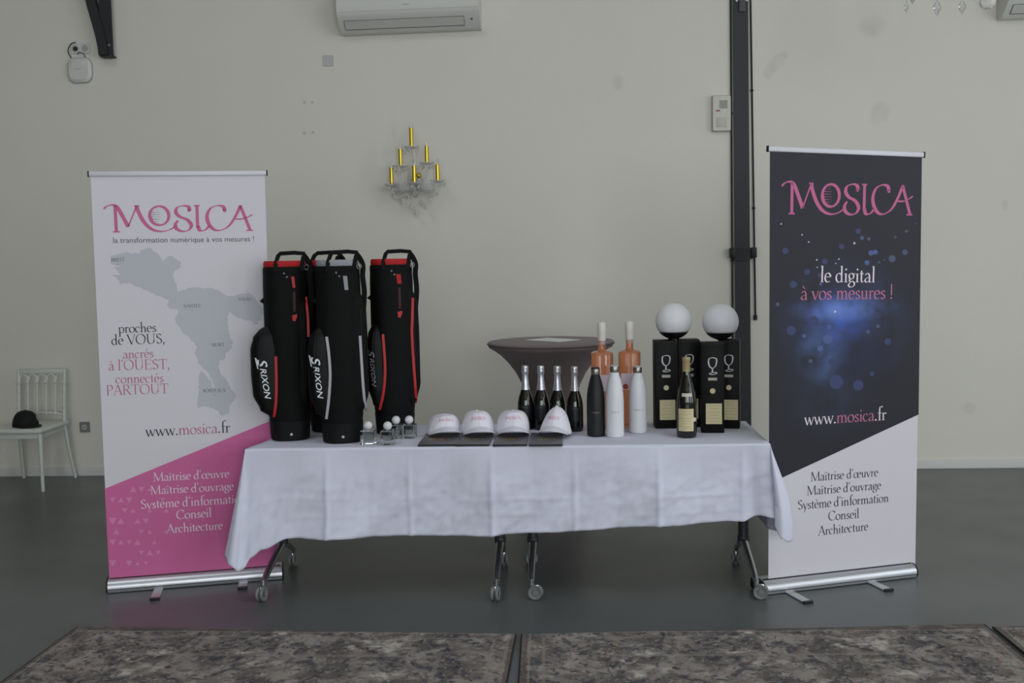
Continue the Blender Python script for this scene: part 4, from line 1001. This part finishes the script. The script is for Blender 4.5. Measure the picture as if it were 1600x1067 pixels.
# ------------------------------------------------------------------ bottles
m_dkglass = mat('dark green bottle glass', (16, 15, 11), .06, spec=.6, coat=.4)
m_foil = mat('silver foil', (196, 198, 204), .32, metal=.75, bump=.12, bscale=90)
m_lab_dk = mat('dark blue label', (13, 13, 19), .45); m_labtxt = mat('grey label print', (120, 122, 130), .5); m_bluep = mat('blue emblem', (36, 48, 96), .5)
def sparkling():
    t = thing('sparkling_wine_bottle', '', 'bottle', (0, 0, 0), 0, 'sparkling wine bottles with silver foil')
    obj('glass', MB().lathe([(.036, 0), (.041, .004), (.0425, .02), (.0425, .115), (.0415, .138), (.037, .165), (.030, .188), (.0225, .209), (.0180, .235), (.0150, .268), (.0145, .295), (.0145, .312)], n=36), m_dkglass, t)
    f = obj('foil', MB().lathe([(.0234, .208), (.0190, .235), (.0160, .268), (.0155, .285), (.0160, .289), (.0180, .293), (.0180, .308), (.0175, .318), (.0185, .323), (.0170, .331), (.010, .333), (0, .333)], n=30), m_foil, t)
    obj('wire_cage', MB().tube([(.0192*math.cos(a*.4), .0192*math.sin(a*.4), .300+.003*math.sin(a*1.2)) for a in range(16)], .0012, 5), m_bolt, f)
    lab = MB()
    for z0, z1, hw in ((.055, .13, .9),):
        lab.grid(14, 2, lambda u, v: (.0428*math.sin((u-.5)*2*hw), -.0428*math.cos((u-.5)*2*hw), z0+(z1-z0)*v))
    lo = obj('label', lab, m_lab_dk, t)
    q, w_ = roman('MOSICA'); s_ = .030/w_
    obj('label_lettering', wrap_quads([f for _, fs in q for f in fs], lambda x, y: (.0432*math.sin((x-w_/2)*s_/.043), -.0432*math.cos((x-w_/2)*s_/.043), .116+y*s_)), m_labtxt, lo, smooth=False, fix=False)
    ch = [((-.02, 0), (-.012, 0), (0, .022), (0, .030)), ((.02, 0), (0, .030), (0, .022), (.012, 0))]
    obj('emblem', wrap_quads(ch, lambda x, y: (.0431*math.sin(x/.043), -.0431*math.cos(x/.043), .075+y)), m_bluep, lo, smooth=False, fix=False)
    return t
sp = sparkling()
for k, (px, py, lb) in enumerate(((822, 672, 'leftmost of the four, nearest the golf bags'), (846.5, 672.5, 'second of the four, behind the third cap'), (872, 673.5, 'third of the four, behind the pointed cap'), (899, 675, 'rightmost of the four, beside the matt black flask'))):
    p = base_at(px, py, .042); l = 'dark sparkling wine bottle with silver foil, ' + lb
    if k == 0: sp.location = p; sp['label'] = l
    else: dup(sp, p, .0, l)
m_fblk = mat('matt black flask paint', (30, 31, 34), .5, spec=.4); m_fwht = mat('white flask paint', (220, 222, 226), .4); m_ss = mat('brushed steel cap', (150, 148, 142), .3, metal=.85)
def flask(m, label, px, py, txm, hs=1.0):
    t = thing('insulated_flask', label, 'flask', base_at(px, py, .044), 0, 'insulated drinking flasks')
    t.scale = (1, 1, hs)
    obj('body', MB().lathe([(.040, 0), (.044, .004), (.045, .015), (.045, .175), (.0435, .205), (.039, .24), (.031, .275), (.0235, .3), (.021, .31)], n=36), m, t)
    c_ = obj('screw_cap', MB().lathe([(.0215, .309), (.0222, .311), (.0222, .335), (.0215, .337)], n=30), m_ss, t)
    obj('cap_top', MB().lathe([(.0215, .3372), (.0205, .343), (.015, .3445), (0, .345)], n=30), m_black if m is m_fblk else m_grey_pl, c_)
    s_ = .052/1180
    q = wordmark()
    obj('lettering', wrap_quads(q, lambda x, y: (.0457*math.sin((x-486)*s_/.0455), -.0457*math.cos((x-486)*s_/.0455), .118+y*s_)), txm, t, smooth=False, fix=False)
m_brz = mat('bronze print', (150, 124, 92), .4, metal=.3); m_brzl = mat('pale bronze print', (188, 170, 150), .5)
flask(m_fblk, 'matt black insulated flask with steel cap', 931.5, 683, m_brz)
flask(m_fwht, 'white insulated flask next to the black one, tallest in view', 961, 684, m_brzl, 1.04)
flask(m_fwht, 'white insulated flask standing apart, beside the black wine boxes', 997, 677.5, m_brzl, .985)

# rosé magnums
m_rose = mat('rose wine glass', (232, 158, 118), .06, trans=.7, ior=1.15, coat=.5); m_clear = mat('clear glass rim', (232, 220, 214), .05, trans=.6, ior=1.2)
m_wcap = mat('white wax capsule', (226, 222, 216), .45); m_rlab = mat('pale lilac label', (206, 192, 204), .6); m_rseal = mat('red label seal', (164, 52, 44), .5)
def rose(label, px, py, rz):
    t = thing('rose_wine_bottle', label, 'bottle', base_at(px, py, .055), R(rz), 'tall rose wine bottles')
    obj('glass', MB().lathe([(.050, .0), (.056, .006), (.057, .02), (.057, .388), (.054, .398), (.040, .404), (.020, .408)], n=40, sq=3.6).lathe([(.026, .403), (.0205, .411), (.0188, .42), (.0185, .462)], n=28), m_rose, t)
    obj('neck', MB().lathe([(.0187, .44), (.0190, .442), (.0190, .462), (.0187, .464)], n=24, cap=False), m_clear, t)
    obj('capsule', MB().lathe([(.0200, .460), (.0205, .462), (.0212, .505), (.0225, .509), (.0225, .540), (.0215, .549), (.014, .555), (0, .556)], n=28), m_wcap, t)
    la = obj('label', MB().box((0, -.0575, .245), (.084, .0016, .085), bev=.0005, seg=1), m_rlab, t)
    obj('seal', MB().lathe([(.014, 0), (.013, .001)], (-.018, -.0594, .22), 18, 'y'), m_rseal, la)
    obj('foot_ring', MB().lathe([(.0505, -.0), (.0572, .006), (.0572, .012)], n=40, sq=3.6, cap=False), m_clear, t)
    return t
rose('tall rose wine bottle with white capsule, behind the black flask', 942, 672.5, 2)
rose('tall rose wine bottle with white capsule, nearest the black wine boxes', 985, 669.5, -8)

# magnum with gold capsule and cream label
m_goldc = mat('matt gold capsule', (172, 154, 112), .5, metal=.2); m_creaml = mat('cream paper label', (208, 198, 158), .7, var=.06, vscale=90); m_lprint = mat('faded label print', (184, 172, 132), .7)
t = thing('red_wine_magnum', 'dark wine bottle with gold capsule and cream label, in front of the boxes', 'bottle', base_at(1073, 685, .05))
obj('glass', MB().lathe([(.042, 0), (.0485, .005), (.050, .02), (.050, .165), (.0485, .195), (.043, .228), (.033, .262), (.024, .292), (.0195, .318), (.0180, .335), (.0180, .36)], n=40), m_dkglass, t)
cp = obj('capsule', MB().lathe([(.0190, .324), (.0192, .326), (.0188, .375), (.0205, .378), (.0205, .390), (.019, .394), (0, .395)], n=28), m_goldc, t)
def curved(r, a0, a1, z0, z1): return MB().grid(16, 2, lambda u, v: (r*math.sin(a0+(a1-a0)*u), -r*math.cos(a0+(a1-a0)*u), z0+(z1-z0)*v))
lb_ = obj('label', curved(.0505, -1.0, .62, .035, .145), m_creaml, t)
for z in (.132, .118, .098, .085, .072, .058, .047): obj('label_line', curved(.0508, -.75+.2*math.sin(z*300), .38, z-.0018, z+.0018), m_lprint, lb_, smooth=False)
obj('label_tab', MB().lathe([(.011, 0), (.010, .002)], (.031, -.0425, .092), 16, 'y'), mat('cream tab', (216, 208, 176), .6), t)
obj('shoulder_label', MB().grid(14, 2, lambda u, v: (lambda a, z, r: (r*math.sin(a), -r*math.cos(a), z))(-.62+1.1*u, .205+.016*v, .0476-.0027*v)), mat('pale shoulder label', (206, 200, 184), .6), t)
# wine gift boxes
m_wbox = mat('black gift box card', (9, 8, 8), .5, spec=.2); m_wboxs = mat('worn black box side', (30, 28, 28), .5)
def glass_outline():
    C = lambda *p: stroke([(v.x, v.y) for v in crom([(a, b, 0) for a, b in p], 6)], nib=.0065, thin=.003)
    q = C((-.017, .078), (-.020, .060), (-.015, .040), (-.004, .030), (0, .028)) + C((.019, .077), (.020, .060), (.014, .040), (.004, .031), (0, .028))
    q += C((-.017, .078), (-.004, .082), (.010, .081), (.019, .077)) + C((0, .028), (-.001, .016), (.001, .006)) + C((-.018, .003), (-.004, -.002), (.014, .0), (.020, .006), (.006, .009), (-.012, .006))
    return q
GLO = glass_outline()
def wine_box(label, c, rz, w=.112, d=.112, h=.455):
    t = thing('wine_gift_box', label, 'gift box', c, R(rz), 'tall black wine gift boxes')
    obj('carton', MB().box((0, 0, h/2), (w, d, h), bev=.0025), m_wbox, t)
    obj('lid_seam', MB().box((0, 0, h-.006), (w+.0008, d+.0008, .0015)), m_wboxs, t)
    y = -d/2-.0006
    obj('glass_drawing', wrap_quads(GLO, lambda x, z: (x, y, .297+z)), mat('silver line print', (196, 196, 198), .4), t, smooth=False, fix=False)
    obj('name_strip', MB().box((0, y, .272), (.044, .001, .014), bev=.0003, seg=1), mat('pale strip print', (178, 172, 160), .6), t)
    obj('oval_seal', MB().lathe([(.0135, 0), (.0135, .001)], (0, y-.0004, .212), 20, 'y'), m_creaml, t)
    l_ = obj('label', MB().box((.006, y, .097), (.080, .001, .104), bev=.0003, seg=1), m_creaml, t)
    for z in (.138, .124, .104, .09, .074, .058): obj('label_line', MB().box((.006, y-.0006, z), (.05+.012*math.sin(z*200), .0006, .003)), m_lprint, l_)
    return t
def box_at(px, py, rz, w=.112, d=.112):
    P = base_at(px, py, 0); a = R(rz); return Vector((P.x-math.sin(a)*d/2, P.y+math.cos(a)*d/2, T))
wine_box('black wine gift box at the left end of the row', box_at(1041.5, 669.5, 2), 2)
wine_box('black wine gift box directly behind the cream-labelled wine bottle', box_at(1077.5, 667.5, 1), 1)
wine_box('black wine gift box standing forward, third from the left', box_at(1114, 677, -4), -4, .114, .088)
wine_box('black wine gift box at the right end of the row', box_at(1139, 669.5, -12), -12, .106)

# globe lamps
m_opal = mat('opal glass globe', (232, 232, 236), .35, spec=.4)
def globe_lamp(px, py, label):
    p = ony(px, py, 5.515); R_ = .0935
    z0 = T+.456
    t = thing('globe_lamp', label, 'lamp', (p.x, 5.515, z0), 0, 'opal globe lamps on the wine boxes')
    zc = p.z-z0
    cut = -.055
    fi = math.asin(cut/R_)
    obj('globe', MB().lathe([(R_*math.cos(fi+(math.pi/2-fi)*k/20), zc+R_*math.sin(fi+(math.pi/2-fi)*k/20)) for k in range(21)], n=44, cap=True), m_opal, t, ang=1.0)
    obj('cup', MB().lathe([(.018, zc-R_-.002)]+[(R_*1.005*math.cos(a), zc+R_*1.005*math.sin(a)) for a in [-1.35+(fi+1.35)*k/8 for k in range(9)]], n=44), m_black, t)
    obj('base', MB().lathe([(.030, .0005), (.030, .004), (.016, .006), (.016, max(.008, zc-R_+.004))], n=24), m_black, t)
globe_lamp(1052.5, 501.5, 'white opal globe lamp above the left pair of wine boxes')
globe_lamp(1125.5, 502.5, 'white opal globe lamp above the right pair of wine boxes')

# ================================================================== FREE-STANDING FURNITURE
# bar table with stretch cover
m_str = mat('taupe stretch fabric', (122, 110, 110), .75, spec=.2, sheen=.15)
t = thing('bar_table', 'round bar table with taupe stretch cover behind the bottles', 'table', (-.105, 6.70, 0))
prof = [(.27, .012), (.245, .05), (.2, .18), (.165, .35), (.145, .55), (.143, .64), (.155, .73), (.183, .82), (.223, .90), (.27, .965), (.317, 1.015), (.365, 1.050), (.392, 1.064), (.402, 1.088), (.398, 1.099), (.385, 1.101), (0, 1.1015)]
obj('stretch_cover', MB().lathe(prof, n=72), m_str, t, ang=1.2)
rimp = [(.4035*math.cos(a*math.pi/36), .4035*math.sin(a*math.pi/36), 1.087) for a in range(72)]
obj('rim_seam', MB().tube(rimp, .003, 6, closed=True), mat('dark seam', (66, 60, 62), .8), t)
for k in range(4):
    a = math.pi/4+k*math.pi/2; obj('foot_pocket', MB().lathe([(.045, .001), (.045, .02), (.035, .04), (.01, .045)], (.27*math.cos(a), .27*math.sin(a), 0), 16), m_str, t)
p = onz(864, 531, 1.103)
pt = tag(obj('paper_sheet', MB().box((0, 0, .0008), (.21, .297, .0012)), mat('white paper', (236, 238, 236), .7)), 'white paper sheet lying on the round bar table', 'paper')
pt.location = (p.x, p.y, 1.1025); pt.rotation_euler = (0, 0, R(48))

# white chair with black cap, left
m_chair = mat('white chair lacquer', (214, 218, 212), .4)
t = thing('banquet_chair', 'white banquet chair with slatted arched back by the back wall', 'chair', (-4.02, 7.62, 0))
HW = .19
for s in (-1, 1):
    lg = obj('rear_leg', MB().tube(crom([(s*(HW+.015), .26, .0005), (s*HW, .21, .22), (s*(HW-.012), .185, .44), (s*(HW-.012), .20, .65), (s*(HW-.010), .225, .845)], 6), .0135, 12), m_chair, t)
    for z, y in ((.50, .188), (.56, .191), (.62, .197), (.68, .204), (.74, .211)):
        obj('ring', MB().tube([(s*(HW-.012)+.0165*math.cos(a*math.pi/6), y+.0165*math.sin(a*math.pi/6), z) for a in range(12)], .004, 6, closed=True), m_chair, lg)
    obj('front_leg', MB().tube([(s*(HW+.005), -.23, .0005), (s*(HW-.008), -.205, .43)], [.0125, .017], 12), m_chair, t)
obj('seat', MB().box((0, -.01, .440), (2*HW+.03, .45, .034), bev=.014, seg=3), m_chair, t)
obj('apron', MB().box((0, -.01, .405), (2*HW-.02, .40, .045), bev=.006), m_chair, t)
ar = MB()
nA = 5; ow = 2*(HW-.012)
obj('top_rail', MB().box((0, .223, .832), (ow, .022, .036), bev=.006), m_chair, t)
for k in range(nA):
    x0 = -ow/2+ow*k/nA; x1 = x0+ow/nA
    pts = [(x0+.006, .2, .745), (x0+.006, .218, .775)]+[((x0+x1)/2-(ow/nA/2-.006)*math.cos(a*math.pi/8), .220, .775+.036*math.sin(a*math.pi/8)) for a in range(1, 8)]+[(x1-.006, .218, .775), (x1-.006, .2, .745)]
    obj('arch', MB().tube(pts, .007, 8), m_chair, t)
for k in range(1, nA):
    x = -ow/2+ow*k/nA; obj('spindle', MB().tube([(x, .189, .505), (x, .2, .64), (x, .220, .80)], .0075, 10), m_chair, t)
obj('back_rail', MB().tube(crom([(-ow/2, .187, .50), (-ow/4, .195, .515), (ow/4, .195, .515), (ow/2, .187, .50)], 5), .011, 10), m_chair, t)
m_bcap = mat('black cap cotton', (17, 17, 19), .8); m_bdet = mat('light cap detail', (170, 170, 168), .6)
p = ony(40, 662, 7.55)
t = thing('baseball_cap', 'black baseball cap lying on the white chair seat', 'cap', (p.x, 7.55, .4575), R(52))
def bsurf(a, v, off=0): f = v*math.pi/2; r = math.cos(f)**.75; return ((.088+off)*r*math.sin(a), -(.1+off)*r*math.cos(a), .115*math.sin(f)**.95+.001+off*.3)
obj('crown', MB().grid(40, 12, lambda u, v: bsurf(2*math.pi*u-math.pi, v), wrap=True), m_bcap, t, solid=.002, ang=1.2)
obj('visor', MB().grid(21, 6, lambda u, v: (lambda a: (lambda q: (q[0]*(1+.08*v), q[1]-.065*math.cos(a*1.15)**.8*v, .004+.012*math.cos(a)**2*(1-v*.6)))(bsurf(a, 0)))((u-.5)*2.2)), m_bcap, t, solid=.004, ang=1.2)
obj('top_button', MB().sphere((0, 0, .117), (.007, .007, .004), 10, 6), m_bcap, t)
obj('cap_badge', MB().add([bsurf(a, v, .003) for a, v in ((.65, .22), (.95, .22), (.92, .42), (.7, .42))], [(0, 1, 2, 3)]), m_bdet, t, smooth=False, fix=False)

# ------------------------------------------------------------------ rugs
def rug_material():
    m = mat('worn floral rug', (96, 90, 86), .95, spec=.1)
    nt, bs = nodes_of(m)
    tc = nt.nodes.new('ShaderNodeTexCoord'); v = tc.outputs['Object']
    def noi(sc, det=5, dist=0.0):
        n = nt.nodes.new('ShaderNodeTexNoise'); n.inputs['Scale'].default_value = sc; n.inputs['Detail'].default_value = det; n.inputs['Distortion'].default_value = dist
        nt.links.new(v, n.inputs['Vector']); return n.outputs['Fac']
    def ramp(x, a, b):
        r_ = nt.nodes.new('ShaderNodeMapRange'); r_.inputs[1].default_value = a; r_.inputs[2].default_value = b; nt.links.new(x, r_.inputs[0]); return r_.outputs[0]
    vo = nt.nodes.new('ShaderNodeTexVoronoi'); vo.inputs['Scale'].default_value = 9; vo.inputs['Randomness'].default_value = 1.0; nt.links.new(v, vo.inputs['Vector'])
    c = mix_col(nt, ramp(noi(6, 8, 1.0), .40, .62), lin((104, 99, 96)), lin((152, 146, 139)))
    c = mix_col(nt, math_node(nt, 'MULTIPLY', ramp(noi(9, 8, 1.6), .52, .62), .8), c, lin((74, 73, 80)))
    pet = math_node(nt, 'MULTIPLY', ramp(vo.outputs['Distance'], .46, .24), ramp(noi(16, 6, 1.0), .42, .56))
    c = mix_col(nt, math_node(nt, 'MULTIPLY', pet, ramp(noi(3.2, 3), .42, .58)), c, lin((196, 189, 180)))
    c = mix_col(nt, math_node(nt, 'MULTIPLY', ramp(noi(22, 6, .8), .56, .66), .55), c, lin((124, 98, 90)))
    c = mix_col(nt, math_node(nt, 'MULTIPLY', ramp(noi(34, 6, .8), .55, .66), .8), c, lin((60, 60, 70)))
    c = mix_col(nt, math_node(nt, 'MULTIPLY', ramp(noi(46, 6, .6), .57, .68), .6), c, lin((176, 171, 165)))
    # borders: distance to the edge of the rug, object axes run along its sides
    sx = nt.nodes.new('ShaderNodeSeparateXYZ'); nt.links.new(v, sx.inputs[0])
    d = math_node(nt, 'MINIMUM', math_node(nt, 'SUBTRACT', 1.0, math_node(nt, 'ABSOLUTE', sx.outputs[0])), math_node(nt, 'SUBTRACT', 1.5, math_node(nt, 'ABSOLUTE', sx.outputs[1])))
    def band(a, b): return math_node(nt, 'MULTIPLY', math_node(nt, 'GREATER_THAN', d, a), math_node(nt, 'LESS_THAN', d, b))
    c = mix_col(nt, math_node(nt, 'MULTIPLY', band(-1, .022), .7), c, lin((96, 90, 86)))
    c = mix_col(nt, math_node(nt, 'MULTIPLY', band(.028, .036), .6), c, lin((150, 142, 134)))
    c = mix_col(nt, math_node(nt, 'MULTIPLY', band(.085, .097), .45), c, lin((150, 143, 136)))
    c = mix_col(nt, math_node(nt, 'MULTIPLY', band(.29, .31), .4), c, lin((150, 143, 136)))
    nt.links.new(c, bs.inputs['Base Color'])
    n2 = noi(220, 2); bp = nt.nodes.new('ShaderNodeBump'); bp.inputs['Strength'].default_value = .5; bp.inputs['Distance'].default_value = .004
    nt.links.new(n2, bp.inputs['Height']); nt.links.new(bp.outputs[0], bs.inputs['Normal'])
    return m
m_rug = rug_material(); m_bind = mat('dark rug binding', (46, 38, 36), .95)
def rug(label, corner, ang, left, hw=1.0, sh=0.0):
    """corner: floor point of the far left (left=True) or far right corner"""
    t = thing('rug', label, 'rug', (0, 0, 0), ang, 'patterned rugs laid side by side')
    c, s = math.cos(ang), math.sin(ang); lx, ly = (-hw if left else hw), 1.5+(-sh if left else sh)
    t.location = (corner[0]-(c*lx-s*ly), corner[1]-(s*lx+c*ly), 0)
    def skew(mb): mb.v = [(x, y+(sh*x/hw if y > 0 else 0), z) for x, y, z in mb.v]; return mb
    obj('pile', skew(MB().box((0, 0, .0055), (2*hw, 3.0, .009), bev=.003, seg=1)), m_rug, t)
    for sx in (-1, 1): obj('side_binding', skew(MB().box((sx*(hw+.001), 0, .0055), (.007, 3.0, .010), bev=.003, seg=1)), m_bind, t)
a = onz(122, 978, .01); b = onz(806, 990, .01)
rug('patterned grey rug at the left, its corner before the white banner', (a.x, a.y), R(-1.2), True, (b.x-a.x)/2, (b.y-a.y)/2+(b.x-a.x)/2*math.tan(R(1.2)))
a = onz(815, 990, .01); b = onz(1537, 974, .01)
rug('patterned grey rug in the middle, before the dark banner', (b.x, b.y), R(1.0), False, (b.x-a.x)/2, (b.y-a.y)/2-(b.x-a.x)/2*math.tan(R(1.0)))
a = onz(1549, 978, .01)
rug('patterned grey rug at the lower right corner', (a.x+.006, a.y), R(1.0), True)
